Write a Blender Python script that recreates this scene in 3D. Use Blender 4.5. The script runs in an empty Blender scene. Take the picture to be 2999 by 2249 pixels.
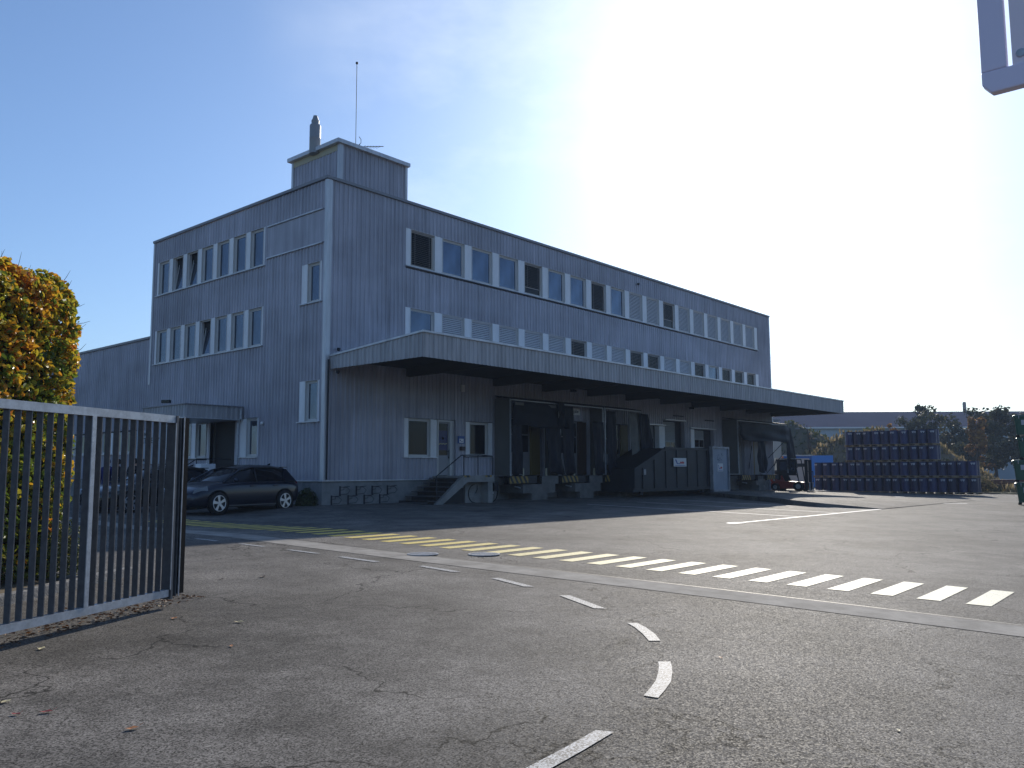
import bpy, bmesh, math, random
from mathutils import Vector, Matrix
R = math.radians
random.seed(7)
scene = bpy.context.scene
COL = scene.collection
# ------------------------------------------------------------------ camera
CAM = Vector((-17.315, -23.604, 1.124)); YAW, PITCH, ROLL = 0.7161, 0.1036, -0.0041
def axes():
    cp, sp, cy, sy = math.cos(PITCH), math.sin(PITCH), math.cos(YAW), math.sin(YAW)
    fw = Vector((cp*cy, cp*sy, sp)); rt = Vector((sy, -cy, 0)); up = rt.cross(fw)
    return rt*math.cos(ROLL)+up*math.sin(ROLL), up*math.cos(ROLL)-rt*math.sin(ROLL), fw
rt_, up_, fw_ = axes()
cam = bpy.data.cameras.new('camera'); camo = bpy.data.objects.new('camera', cam); COL.objects.link(camo)
m = Matrix.Identity(4)
for i in range(3): m[i][0], m[i][1], m[i][2], m[i][3] = rt_[i], up_[i], -fw_[i], CAM[i]
camo.matrix_world = m
cam.sensor_width = 36; cam.lens = 36*2454.4/2999; cam.clip_end = 5000; cam.clip_start = .05
scene.camera = camo
# ------------------------------------------------------------------ sky, sun, exposure
SUN_AZ, SUN_EL = R(23.5), R(25.9)          # azimuth from +X towards +Y
w = bpy.data.worlds.new('World'); scene.world = w; w.use_nodes = True
nt = w.node_tree; nt.nodes.clear()
sky = nt.nodes.new('ShaderNodeTexSky'); sky.sky_type = 'NISHITA'; sky.sun_disc = False
sky.sun_elevation = SUN_EL; sky.sun_rotation = R(90)-SUN_AZ
sky.air_density = 1.0; sky.dust_density = .95; sky.ozone_density = 3.0; sky.altitude = 350
bg = nt.nodes.new('ShaderNodeBackground'); bg.inputs[1].default_value = .107
out = nt.nodes.new('ShaderNodeOutputWorld')
tn = nt.nodes.new('ShaderNodeMix'); tn.data_type = 'RGBA'; tn.blend_type = 'MULTIPLY'; tn.inputs[0].default_value = 1; tn.inputs[7].default_value = (1.05, 1.22, 1.40, 1)
nt.links.new(sky.outputs[0], tn.inputs[6])
# thin high cloud veil, denser towards the sun
tcw = nt.nodes.new('ShaderNodeTexCoord'); mpw = nt.nodes.new('ShaderNodeMapping'); mpw.inputs['Scale'].default_value = (2.2, 2.2, 4.5)
nw = nt.nodes.new('ShaderNodeTexNoise'); nw.inputs['Scale'].default_value = 1.3; nw.inputs['Detail'].default_value = 7; nw.inputs['Roughness'].default_value = .6
nt.links.new(tcw.outputs['Generated'], mpw.inputs[0]); nt.links.new(mpw.outputs[0], nw.inputs['Vector'])
rw = nt.nodes.new('ShaderNodeMapRange'); rw.inputs[1].default_value = .42; rw.inputs[2].default_value = .72; nt.links.new(nw.outputs[0], rw.inputs[0])
dpn = nt.nodes.new('ShaderNodeVectorMath'); dpn.operation = 'DOT_PRODUCT'; dpn.inputs[1].default_value = (math.cos(SUN_EL)*math.cos(SUN_AZ), math.cos(SUN_EL)*math.sin(SUN_AZ), math.sin(SUN_EL)); nt.links.new(tcw.outputs['Generated'], dpn.inputs[0])
rd_ = nt.nodes.new('ShaderNodeMapRange'); rd_.interpolation_type = 'SMOOTHSTEP'; rd_.inputs[1].default_value = .84; rd_.inputs[2].default_value = .98; nt.links.new(dpn.outputs['Value'], rd_.inputs[0])
mu = nt.nodes.new('ShaderNodeMath'); mu.operation = 'MULTIPLY'; nt.links.new(rw.outputs[0], mu.inputs[0]); nt.links.new(rd_.outputs[0], mu.inputs[1])
mu2 = nt.nodes.new('ShaderNodeMath'); mu2.operation = 'MULTIPLY'; mu2.inputs[1].default_value = .5; nt.links.new(mu.outputs[0], mu2.inputs[0])
vl = nt.nodes.new('ShaderNodeMix'); vl.data_type = 'RGBA'; vl.inputs[7].default_value = (13, 13.6, 14.4, 1); nt.links.new(mu2.outputs[0], vl.inputs[0]); nt.links.new(tn.outputs[2], vl.inputs[6])
nt.links.new(vl.outputs[2], bg.inputs[0]); nt.links.new(bg.outputs[0], out.inputs[0])
sl = bpy.data.lights.new('sun', 'SUN'); sl.energy = 4.6; sl.angle = R(.5); sl.color = (1, .92, .80)
so = bpy.data.objects.new('sun', sl); COL.objects.link(so)
sd = Vector((math.cos(SUN_EL)*math.cos(SUN_AZ), math.cos(SUN_EL)*math.sin(SUN_AZ), math.sin(SUN_EL)))
so.rotation_euler = sd.to_track_quat('Z', 'Y').to_euler(); so.location = (30, 20, 40)
vs = scene.view_settings; vs.view_transform = 'Standard'; vs.look = 'None'; vs.exposure = 0.0; vs.gamma = 1; vs.use_curve_mapping = False
# ------------------------------------------------------------------ materials
MATS = {}
def mat(name, col, rough=.6, metal=0, spec=.5, noise=0, nscale=(3,3,3), bump=0, bscale=60, col2=None, coat=0, ior=None, sharp=False):
    if name in MATS: return MATS[name]
    m = bpy.data.materials.new(name); m.use_nodes = True; t = m.node_tree; b = t.nodes['Principled BSDF']
    b.inputs['Base Color'].default_value = (*col, 1); b.inputs['Roughness'].default_value = rough
    b.inputs['Metallic'].default_value = metal; b.inputs['Specular IOR Level'].default_value = spec
    b.inputs['Coat Weight'].default_value = coat
    if ior: b.inputs['IOR'].default_value = ior
    tc = t.nodes.new('ShaderNodeTexCoord')
    if noise or col2:
        mp = t.nodes.new('ShaderNodeMapping'); mp.inputs['Scale'].default_value = nscale
        n = t.nodes.new('ShaderNodeTexNoise'); n.inputs['Scale'].default_value = 1; n.inputs['Detail'].default_value = 5; n.inputs['Roughness'].default_value = .65
        r = t.nodes.new('ShaderNodeMapRange'); r.inputs[1].default_value = .38 if not sharp else .47; r.inputs[2].default_value = .62 if not sharp else .53
        mx = t.nodes.new('ShaderNodeMix'); mx.data_type = 'RGBA'
        c2 = col2 or tuple(c*(1-noise) for c in col)
        mx.inputs[6].default_value = (*col, 1); mx.inputs[7].default_value = (*c2, 1)
        L = t.links.new
        L(tc.outputs['Object'], mp.inputs[0]); L(mp.outputs[0], n.inputs['Vector']); L(n.outputs[0], r.inputs[0]); L(r.outputs[0], mx.inputs[0]); L(mx.outputs[2], b.inputs['Base Color'])
    if bump:
        n = t.nodes.new('ShaderNodeTexNoise'); n.inputs['Scale'].default_value = bscale; n.inputs['Detail'].default_value = 3
        bp = t.nodes.new('ShaderNodeBump'); bp.inputs['Strength'].default_value = bump; bp.inputs['Distance'].default_value = .02
        t.links.new(tc.outputs['Object'], n.inputs['Vector']); t.links.new(n.outputs[0], bp.inputs['Height']); t.links.new(bp.outputs[0], b.inputs['Normal'])
    MATS[name] = m; return m
def cladmat():
    m = mat('weathered aluminium cladding', (.405,.398,.455), .5, .15, .4, .20, (3,3,.22)); t = m.node_tree; b = t.nodes['Principled BSDF']; L = t.links.new
    tc = t.nodes.new('ShaderNodeTexCoord'); src = b.inputs['Base Color'].links[0].from_socket
    def nz(sc, d, lo, hi, a, c):
        mp = t.nodes.new('ShaderNodeMapping'); mp.inputs['Scale'].default_value = sc; n = t.nodes.new('ShaderNodeTexNoise'); n.inputs['Scale'].default_value = 1; n.inputs['Detail'].default_value = d
        r = t.nodes.new('ShaderNodeMapRange'); r.inputs[1].default_value = lo; r.inputs[2].default_value = hi; r.inputs[3].default_value = a; r.inputs[4].default_value = c
        L(tc.outputs['Object'], mp.inputs[0]); L(mp.outputs[0], n.inputs['Vector']); L(n.outputs[0], r.inputs[0]); return r.outputs[0]
    for f in (nz((.22,.22,.45), 4, .3, .7, .80, 1.22), nz((14,14,.35), 2, .60, .72, 1, 1.28), nz((9,9,.5), 3, .28, .42, .80, 1)):
        cc = t.nodes.new('ShaderNodeCombineColor'); [L(f, cc.inputs[i]) for i in range(3)]
        mx = t.nodes.new('ShaderNodeMix'); mx.data_type = 'RGBA'; mx.blend_type = 'MULTIPLY'; mx.inputs[0].default_value = 1; L(src, mx.inputs[6]); L(cc.outputs[0], mx.inputs[7]); src = mx.outputs[2]
    L(src, b.inputs['Base Color']); return m
M_CLAD = cladmat()
M_CLAD2 = mat('fascia cladding', (.46,.445,.46), .5, .15, .4, .26, (5,5,.5))
M_TRIM = mat('corner trim', (.62,.63,.66), .4, .3, .5, .25, (3,3,.4))
M_CAP = mat('roof edge trim', (.22,.22,.24), .5, .2)
M_PIL = mat('white panel', (.84,.84,.86), .5, 0, .5, .12, (2,2,.6))
M_FRAME = mat('window frame grey', (.56,.55,.54), .5)
M_SLAT = mat('blind slat', (.60,.60,.63), .5, 0)
M_SLATD = mat('brown blind slat', (.34,.31,.30), .5, 0)
M_DARK = mat('dark void', (.012,.013,.016), .7)
M_GLASS = mat('window glass', (.13,.17,.24), .05, .75, .8, .45, (.9,.9,.5), .12, 1.4)
M_GLASSD = mat('dark glass', (.010,.011,.015), .05, 0, .22)
M_PLINTH = mat('concrete plinth', (.28,.28,.28), .85, 0, .3, .3, (1.5,1.5,1.5), .2, 30)
M_CONCD = mat('shade darkened dock concrete', (.19,.18,.17), .9, 0, .2, .35, (2,2,2), .2, 40)  # concrete colour darkened to hold the shade under the canopy
M_CONC = mat('pale concrete', (.30,.29,.275), .85, 0, .3, .25, (2,2,2), .2, 40)
M_GALV = mat('galvanised steel', (.50,.52,.55), .45, .25, .5, .25, (14,14,14))
M_STEELD = mat('dark painted steel', (.025,.027,.035), .6, .1, .3)
M_RUB = mat('black rubber', (.010,.010,.011), .9, 0, .1)
M_TARP = mat('black tarpaulin', (.014,.016,.026), .6, 0, .15, .4, (2,2,2), .5, 5)
M_TARPG = mat('grey tarpaulin', (.16,.155,.14), .6, 0, .4, .3, (1.5,1.5,1.5), .5, 3)
M_PANELG = mat('grey side flap', (.15,.145,.135), .6, 0, .4, .15, (1,1,1))
M_YEL = mat('yellow door panel', (.20,.14,.035), .6)
M_BROWN = mat('brown door panel', (.08,.04,.025), .6)
M_WHITE = mat('white paint', (.75,.75,.74), .5)
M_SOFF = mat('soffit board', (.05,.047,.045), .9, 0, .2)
M_BLACK = mat('black print', (.02,.02,.025), .6)
M_BLUEP = mat('blue print', (.03,.07,.30), .5)
M_REDP = mat('red print', (.45,.03,.03), .5)
M_WOOD = mat('pallet wood', (.34,.25,.16), .85, 0, .3, .35, (3,20,20))
M_DRUM = mat('blue drum paint', (.018,.03,.15), .38, .1, .5, .25, (3,3,3))
M_STEP = mat('dark stair steel', (.06,.06,.065), .7)
M_SOIL = mat('dry soil', (.20,.16,.11), .95, 0, .2, .4, (.6,.6,.6), .6, 2)
def asphalt():
    m = bpy.data.materials.new('asphalt'); m.use_nodes = True; t = m.node_tree; b = t.nodes['Principled BSDF']; N = t.nodes.new; L = t.links.new
    tc = N('ShaderNodeTexCoord')
    def noise(s, d=4, r=.6):
        n = N('ShaderNodeTexNoise'); n.inputs['Scale'].default_value = s; n.inputs['Detail'].default_value = d; n.inputs['Roughness'].default_value = r; L(tc.outputs['Object'], n.inputs['Vector']); return n
    def ramp(src, a, b_, c1, c2):
        r = N('ShaderNodeMapRange'); r.inputs[1].default_value = a; r.inputs[2].default_value = b_; r.inputs[3].default_value = c1; r.inputs[4].default_value = c2; L(src, r.inputs[0]); return r.outputs[0]
    def mul(a, b_):
        r = N('ShaderNodeMath'); r.operation = 'MULTIPLY'; L(a, r.inputs[0]); L(b_, r.inputs[1]); return r.outputs[0]
    v = N('ShaderNodeTexVoronoi'); v.inputs['Scale'].default_value = 115; L(tc.outputs['Object'], v.inputs['Vector'])
    sep = N('ShaderNodeSeparateColor'); L(v.outputs['Color'], sep.inputs[0])
    f1 = ramp(sep.outputs[0], 0, 1, .15, 1.9)
    f2 = ramp(noise(.35, 5).outputs[0], .35, .65, .75, 1.2)
    f3 = ramp(noise(.9, 7, .72).outputs[0], .36, .60, .60, 1.14)
    # cracks: distorted large cells, broken up by noise
    nz = noise(1.1, 4); mixv = N('ShaderNodeVectorMath'); mixv.operation = 'SCALE'; mixv.inputs[3].default_value = 1.3
    L(nz.outputs['Color'], mixv.inputs[0]); addv = N('ShaderNodeVectorMath'); addv.operation = 'ADD'; L(tc.outputs['Object'], addv.inputs[0]); L(mixv.outputs[0], addv.inputs[1])
    vc = N('ShaderNodeTexVoronoi'); vc.feature = 'DISTANCE_TO_EDGE'; vc.inputs['Scale'].default_value = .34; L(addv.outputs[0], vc.inputs['Vector'])
    msk = ramp(noise(.6, 3).outputs[0], .42, .52, 0, 1)
    th = N('ShaderNodeMath'); th.operation = 'MULTIPLY'; th.inputs[1].default_value = 1; L(vc.outputs['Distance'], th.inputs[0])
    cr = ramp(th.outputs[0], .0015, .0075, 1, 0); cm = mul(cr, msk)
    f4 = ramp(cm, 0, 1, 1, .12)
    dv = N('ShaderNodeVectorMath'); dv.operation = 'DISTANCE'; dv.inputs[1].default_value = (-13.9, -17.7, -.3); L(tc.outputs['Object'], dv.inputs[0])
    near = ramp(dv.outputs['Value'], 1.2, 3.6, 1, 0); st = mul(near, ramp(noise(1.9, 8, .78).outputs[0], .38, .60, 0, 1)); f5 = ramp(st, 0, 1, 1, .62)
    tot = mul(mul(mul(f1, f2), mul(f3, f4)), f5)
    cmix = N('ShaderNodeMix'); cmix.data_type = 'RGBA'; cmix.blend_type = 'MULTIPLY'; cmix.inputs[0].default_value = 1
    cc = N('ShaderNodeCombineColor')
    for i in range(3): L(tot, cc.inputs[i])
    cmix.inputs[6].default_value = (.150, .138, .124, 1); L(cc.outputs[0], cmix.inputs[7]); L(cmix.outputs[2], b.inputs['Base Color'])
    rr = ramp(sep.outputs[1], 0, 1, .62, 1.0); L(rr, b.inputs['Roughness'])
    b.inputs['Specular IOR Level'].default_value = .18
    bp = N('ShaderNodeBump'); bp.inputs['Strength'].default_value = .45; bp.inputs['Distance'].default_value = .006; L(sep.outputs[2], bp.inputs['Height']); L(bp.outputs[0], b.inputs['Normal'])
    return m
M_ASPH = asphalt()
def worn(name, col, thr=.5, under=(.10,.095,.09), sc=38, glare_col=None, spec=.45):
    m = bpy.data.materials.new(name); m.use_nodes = True; t = m.node_tree; b = t.nodes['Principled BSDF']; N = t.nodes.new; L = t.links.new
    tc = N('ShaderNodeTexCoord'); n = N('ShaderNodeTexNoise'); n.inputs['Scale'].default_value = sc; n.inputs['Detail'].default_value = 4; n.inputs['Roughness'].default_value = .75
    r = N('ShaderNodeMapRange'); r.inputs[1].default_value = thr-.06; r.inputs[2].default_value = thr+.06
    mx = N('ShaderNodeMix'); mx.data_type = 'RGBA'; mx.inputs[6].default_value = (*col, 1); mx.inputs[7].default_value = (*under, 1)
    L(tc.outputs['Object'], n.inputs['Vector']); L(n.outputs[0], r.inputs[0]); L(r.outputs[0], mx.inputs[0]); L(mx.outputs[2], b.inputs['Base Color'])
    if glare_col:
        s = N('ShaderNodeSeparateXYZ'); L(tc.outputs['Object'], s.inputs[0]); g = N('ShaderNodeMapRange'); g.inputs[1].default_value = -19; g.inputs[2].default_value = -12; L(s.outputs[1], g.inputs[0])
        m2 = N('ShaderNodeMix'); m2.data_type = 'RGBA'; m2.inputs[6].default_value = (*glare_col, 1); m2.inputs[7].default_value = (*col, 1); L(g.outputs[0], m2.inputs[0]); L(m2.outputs[2], mx.inputs[6])
    b.inputs['Roughness'].default_value = .62; b.inputs['Specular IOR Level'].default_value = spec
    return m
M_PYEL = worn('worn yellow road paint paled by glare', (.78,.60,.13), .575, sc=60, glare_col=(.84,.80,.58))  # worn yellow; the cream end has sun glare put into the colour
M_PWHT = worn('worn white road paint', (.62,.62,.61), .50, sc=70, spec=.27)
M_PWH2 = worn('white road paint', (.80,.80,.80), .6, sc=60)
M_GUT = mat('concrete gutter', (.36,.335,.30), .85, 0, .2, .35, (2.5,2.5,2.5), .3, 90)
# ------------------------------------------------------------------ helpers
def tag(o, label=None, cat=None, group=None, kind=None):
    if label: o['label'] = label
    if cat: o['category'] = cat
    if group: o['group'] = group
    if kind: o['kind'] = kind
    return o
def thing(name, label, cat, loc=(0,0,0), rz=0, group=None, kind=None):
    o = bpy.data.objects.new(name, None); COL.objects.link(o); o.location = loc; o.rotation_euler = (0,0,rz); o.empty_display_size = .2
    return tag(o, label, cat, group, kind)
class MB:
    def __init__(s): s.v = []; s.f = []
    def add(s, vs, fs):
        n = len(s.v); s.v += [tuple(p) for p in vs]; s.f += [tuple(i+n for i in f) for f in fs]; return s
    def box(s, x0, x1, y0, y1, z0, z1):
        return s.add([(x,y,z) for z in (z0,z1) for y in (y0,y1) for x in (x0,x1)], [(0,2,3,1),(4,5,7,6),(0,1,5,4),(2,6,7,3),(0,4,6,2),(1,3,7,5)])
    def fb(s, face, u0, u1, w0, w1, z0, z1):
        return s.box(u0,u1,w0,w1,z0,z1) if face == 'L' else s.box(w0,w1,u0,u1,z0,z1)
    def quad(s, *p): return s.add(p, [tuple(range(len(p)))])
    def prism(s, pts, vec):
        vec = Vector(vec); a = [Vector(p) for p in pts]; n = len(a)
        return s.add(a+[p+vec for p in a], [tuple(range(n))[::-1], tuple(range(n,2*n))]+[(i,(i+1)%n,(i+1)%n+n,i+n) for i in range(n)])
    def tube(s, path, r, n=8, caps=True):
        path = [Vector(p) for p in path]; rs = r if isinstance(r, (list,tuple)) else [r]*len(path); rings = []; base = len(s.v); prev = None
        for i, p in enumerate(path):
            d = (path[min(i+1,len(path)-1)]-path[max(i-1,0)]).normalized()
            a = prev if prev and abs(prev.dot(d)) < .95 else (Vector((0,0,1)) if abs(d.z) < .9 else Vector((1,0,0)))
            x = (a-d*a.dot(d)).normalized(); y = d.cross(x); prev = x
            s.v += [tuple(p+x*rs[i]*math.cos(2*math.pi*k/n)+y*rs[i]*math.sin(2*math.pi*k/n)) for k in range(n)]
        for i in range(len(path)-1):
            for k in range(n):
                k2 = (k+1)%n; s.f.append((base+i*n+k, base+i*n+k2, base+(i+1)*n+k2, base+(i+1)*n+k))
        if caps: s.f.append(tuple(base+k for k in range(n))[::-1]); s.f.append(tuple(base+(len(path)-1)*n+k for k in range(n)))
        return s
    def lathe(s, prof, n=20, axis='z', o=(0,0,0)):
        base = len(s.v); o = Vector(o)
        for r, h in prof:
            for k in range(n):
                a = 2*math.pi*k/n; c, d = r*math.cos(a), r*math.sin(a)
                s.v.append(tuple(o+Vector({'z':(c,d,h),'y':(c,h,d),'x':(h,c,d)}[axis])))
        for i in range(len(prof)-1):
            for k in range(n):
                k2 = (k+1)%n; s.f.append((base+i*n+k, base+i*n+k2, base+(i+1)*n+k2, base+(i+1)*n+k))
        if prof[0][0] > 1e-6: s.f.append(tuple(base+k for k in range(n))[::-1])
        if prof[-1][0] > 1e-6: s.f.append(tuple(base+(len(prof)-1)*n+k for k in range(n)))
        return s
    def corr(s, face, u0, u1, z0, z1, w0=0., pitch=.2, depth=.035, out=1):
        prof = [(0,depth),(.58,depth),(.68,0),(.90,0),(1.,depth)]
        def wv(u):
            t = (u/pitch)%1
            for (a,wa),(b,wb) in zip(prof, prof[1:]):
                if a <= t <= b: return wa+(wb-wa)*(t-a)/(b-a)
            return depth
        us = {u0, u1}
        k = math.floor(u0/pitch)
        while k*pitch < u1:
            for t, _ in prof[:4]:
                u = (k+t)*pitch
                if u0 < u < u1: us.add(u)
            k += 1
        us = sorted(us); Z0 = z0 if callable(z0) else (lambda u: z0); Z1 = z1 if callable(z1) else (lambda u: z1)
        b = len(s.v)
        for u in us:
            w_ = w0+wv(u)*out
            for z in (Z0(u), Z1(u)): s.v.append((u,w_,z) if face == 'L' else (w_,u,z))
        for i in range(len(us)-1): s.f.append((b+2*i, b+2*i+2, b+2*i+3, b+2*i+1))
        return s
    def clad(s, face, u0, u1, z0, z1):
        s.corr(face, u0, u1, z0, z1); return s.fb(face, u0, u1, .045, .25, z0+.004, z1-.004)
    def mesh(s, name, m, smooth=False, fix=True):
        me = bpy.data.meshes.new(name); me.from_pydata(s.v, [], s.f)
        if fix:
            bm = bmesh.new(); bm.from_mesh(me); bmesh.ops.recalc_face_normals(bm, faces=bm.faces); bm.to_mesh(me); bm.free()
        if m: me.materials.append(m)
        if smooth: me.shade_smooth()
        return me
    def build(s, name, m, parent=None, smooth=False, fix=True, loc=None):
        o = bpy.data.objects.new(name, s.mesh(name, m, smooth, fix)); COL.objects.link(o)
        if parent: o.parent = parent
        if loc: o.location = loc
        return o
def auto_smooth(o, ang=35):
    md = o.modifiers.new('edges', 'EDGE_SPLIT'); md.split_angle = R(ang); o.data.shade_smooth(); return o
def bevel(o, w=.01, n=2):
    md = o.modifiers.new('bevel', 'BEVEL'); md.width = w; md.segments = n; md.limit_method = 'ANGLE'; return o
def link_mesh(name, me, parent=None, loc=(0,0,0)):
    o = bpy.data.objects.new(name, me); COL.objects.link(o); o.location = loc
    if parent: o.parent = parent
    return o
def text(name, s, size, m, parent, loc, rot, ext=.004, align='CENTER'):
    c = bpy.data.curves.new(name, 'FONT'); c.body = s; c.size = size; c.extrude = ext; c.align_x = align
    t = bpy.data.objects.new('tmp', c); COL.objects.link(t); bpy.context.view_layer.update()
    me = bpy.data.meshes.new_from_object(t.evaluated_get(bpy.context.evaluated_depsgraph_get())); bpy.data.objects.remove(t)
    me.materials.clear(); me.materials.append(m); o = link_mesh(name, me, parent, loc); o.rotation_euler = rot; return o
def copy_tree(o, parent=None):
    c = o.copy(); COL.objects.link(c); c.parent = parent
    for ch in list(o.children): copy_tree(ch, c)
    return c
def ss(a, b, t):
    t = min(1, max(0, (t-a)/(b-a))); return t*t*(3-2*t)
def G(x, y):
    z = -.006*x+.0225*min(y, 0); z -= .13*ss(-1,-4,x)*ss(-9,-3,y)
    z = max(z, -.62)
    d = max(abs(x), abs(y)); return z+(-.5-z)*ss(60, 120, d)
def at(px, py, d):                       # world point seen at a pixel of the photograph, d metres ahead
    return CAM+(fw_+rt_*((px-1499.5)/2454.4)+up_*((1124.5-py)/2454.4))*d
# ------------------------------------------------------------------ ground
def grid_ground():
    def ax(lo, hi, st):
        a = [lo+st*i for i in range(int((hi-lo)/st)+1)]
        for d in (10, 30, 80, 200, 500, 1500, 3000): a = [lo-d]+a+[hi+d]
        return sorted(a)
    xs, ys = ax(-32, 62, .5), ax(-34, 34, .5)
    mb = MB(); mb.v = [(x, y, G(x,y)) for y in ys for x in xs]; nx = len(xs)
    mb.f = [(j*nx+i, j*nx+i+1, (j+1)*nx+i+1, (j+1)*nx+i) for j in range(len(ys)-1) for i in range(nx-1)]
    return tag(mb.build('ground', M_ASPH, smooth=True, fix=False), kind='structure')
grid_ground()
def sheet(mb, poly, off=.006, step=.5):
    """flat quad draped on the ground, subdivided"""
    a, b, c, d = [Vector(p) for p in poly]
    n = max(1, int((b-a).length/step)+1); k = max(1, int((d-a).length/step)+1)
    base = len(mb.v)
    for i in range(n+1):
        for j in range(k+1):
            p = (a.lerp(b, i/n)).lerp(d.lerp(c, i/n), j/k); mb.v.append((p.x, p.y, G(p.x,p.y)+off))
    for i in range(n):
        for j in range(k): q = base+i*(k+1)+j; mb.f.append((q, q+k+1, q+k+2, q+1))
    return mb
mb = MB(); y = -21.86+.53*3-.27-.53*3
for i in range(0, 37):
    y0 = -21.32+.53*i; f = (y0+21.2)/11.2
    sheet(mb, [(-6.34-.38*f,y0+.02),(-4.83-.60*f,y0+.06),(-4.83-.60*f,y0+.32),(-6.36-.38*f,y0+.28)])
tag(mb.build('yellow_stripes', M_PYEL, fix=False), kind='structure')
mb = MB()
gx = lambda y: -7.78-.32*ss(-21.9, -9.9, y)
for i in range(40):
    ya, yb = -34+i*.9, -34+(i+1)*.9
    sheet(mb, [(gx(ya)-.32,ya),(gx(ya)+.32,ya),(gx(yb)+.32,yb),(gx(yb)-.32,yb)], .005)
tag(mb.build('gutter_strip', M_GUT, fix=False), kind='structure')
mb = MB()
for i in range(40):
    ya, yb = -34+i*.9, -34+(i+1)*.9
    for o_ in (.33, ): sheet(mb, [(gx(ya)+o_,ya),(gx(ya)+o_+.03,ya),(gx(yb)+o_+.03,yb),(gx(yb)+o_,yb)], .009)
tag(mb.build('gutter_joint', mat('bitumen joint', (.02,.02,.02), .6), fix=False), kind='structure')
mb = MB()
def strip(A, B, off=.007):
    for k in range(len(A)-1): sheet(mb, [A[k],A[k+1],B[k+1],B[k]], off, .2)
strip([(-13.13,-20.735),(-13.5,-20.79),(-13.9,-20.84),(-14.3,-20.86)],[(-13.18,-20.64),(-13.55,-20.695),(-13.95,-20.74),(-14.35,-20.76)])
strip([(-11.36,-20.07),(-11.50,-20.165),(-11.64,-20.25),(-11.77,-20.32),(-11.90,-20.39),(-12.11,-20.47),(-12.33,-20.545)],[(-11.43,-20.0),(-11.56,-20.085),(-11.70,-20.165),(-11.83,-20.235),(-11.95,-20.295),(-12.15,-20.375),(-12.35,-20.445)])
strip([(-10.17,-19.0),(-10.3,-19.18),(-10.51,-19.41),(-10.73,-19.6)],[(-10.24,-18.93),(-10.38,-19.11),(-10.6,-19.34),(-10.81,-19.53)])
for q in [[(-9.38,-17.42),(-9.28,-17.50),(-9.72,-18.32),(-9.80,-18.22)],
          [(-8.90,-15.90),(-8.79,-15.94),(-9.06,-16.78),(-9.15,-16.68)],
          [(-8.76,-14.31),(-8.64,-14.31),(-8.73,-15.17),(-8.84,-15.10)],
          [(-8.92,-12.6),(-8.80,-12.6),(-8.80,-13.5),(-8.92,-13.5)],
          [(-8.93,-11.2),(-8.83,-11.2),(-8.80,-12.0),(-8.90,-12.0)],[(-9.0,-9.8),(-8.9,-9.8),(-8.86,-10.5),(-8.96,-10.5)],[(-9.1,-8.4),(-9.0,-8.4),(-8.96,-9.1),(-9.06,-9.1)]]: sheet(mb, q, .007, .3)
tag(mb.build('worn_lane_dashes', M_PWHT, fix=False), kind='structure')
mb = MB()
sheet(mb, [(4.3,-13.06),(24.8,-12.96),(24.8,-12.83),(4.3,-12.93)], .007)
mb.add([(4.15+.27*math.cos(a)*1.3, -13.0+.22*math.sin(a), G(4.2,-13)+.012) for a in [i*math.pi/8 for i in range(16)]], [tuple(range(16))])
for x in (8.7, 12.2, 15.6): sheet(mb, [(x-.05,-12.83),(x+.05,-12.83),(x+.35,-4.5),(x+.25,-4.5)], .007)
for q in [[(32.1,-8.2),(32.5,-8.2),(32.6,-9.2),(32.2,-9.2)],[(30.0,-10.2),(30.3,-10.3),(25.9,-12.4),(25.6,-12.3)],[(25.0,-13.0),(25.3,-12.95),(26.3,-13.7),(26.0,-13.8)],[(30.2,-11.5),(30.4,-11.5),(30.6,-12.3),(30.4,-12.3)]]: sheet(mb, q, .007)
tag(mb.build('white_bay_lines', M_PWH2, fix=False), kind='structure')
# raised loading apron
def apron():
    B = [(24.6,.0,.18),(22.6,-2.4,.20),(20,-5.5,.24),(17.8,-8.3,.27),(16.2,-9.6,.27),(15.8,-10.8,.21),(16.1,-12.0,.11),(16.5,-13.0,.012)]
    def lerpB(t):
        t *= len(B)-1; i = min(int(t), len(B)-2); f = t-i; return [B[i][k]*(1-f)+B[i+1][k]*f for k in range(3)]
    mb = MB(); n, k = 40, 24; L_ = 15
    for i in range(n+1):
        x, y, h = lerpB(i/n)
        mb.v.append((x-.03, y, G(x,y)-.05))
        for j in range(k+1):
            f = j/k; xx = x+L_*f; mb.v.append((xx, y, G(xx,y)+.011+h*(1-ss(0,1,f))*(1-.25*math.exp(-40*f))))
    c = k+2
    for i in range(n):
        for j in range(k+1): q = i*c+j; mb.f.append((q, q+1, q+c+1, q+c))
    return tag(mb.build('loading_apron', M_ASPH, fix=False, smooth=False), kind='structure')
apron()
# ------------------------------------------------------------------ main building
bld = thing('office_warehouse_building', 'three storey grey corrugated metal building with two rows of upper windows and a loading canopy', 'building')
H, LX, WY = 11.48, 36.3, 12.83
wall = MB()
C_ = wall.clad
C_('L', .2, 3.69, .82, 11.38); C_('L', 3.69, 34.42, 10.43, 11.38); C_('L', 3.69, 34.42, 7.35, 8.86); C_('L', 34.42, LX, .82, 11.38)
C_('L', 3.69, 19.0, 4.3, 5.87); C_('L', 19.0, 34.42, 3.84, 5.87)
C_('L', 3.69, 8.67, 3.15, 4.3); C_('L', 3.69, 5.37, .82, 1.64); C_('L', 6.42, 6.95, .95, 3.15); C_('L', 6.42, 8.67, .82, .95)
C_('L', 6.95, 8.6, .95, 1.70); C_('L', 8.58, 8.67, 1.7, 3.15)
docks = [(9.2,11.75),(12.8,15.25),(16.4,18.85)]
C_('L', 8.67, 19.0, 3.46, 4.3)
for a, b in [(8.67,9.2),(11.75,12.8),(15.25,16.4),(18.85,19.0)]: C_('L', a, b, .82, 3.46)
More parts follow.
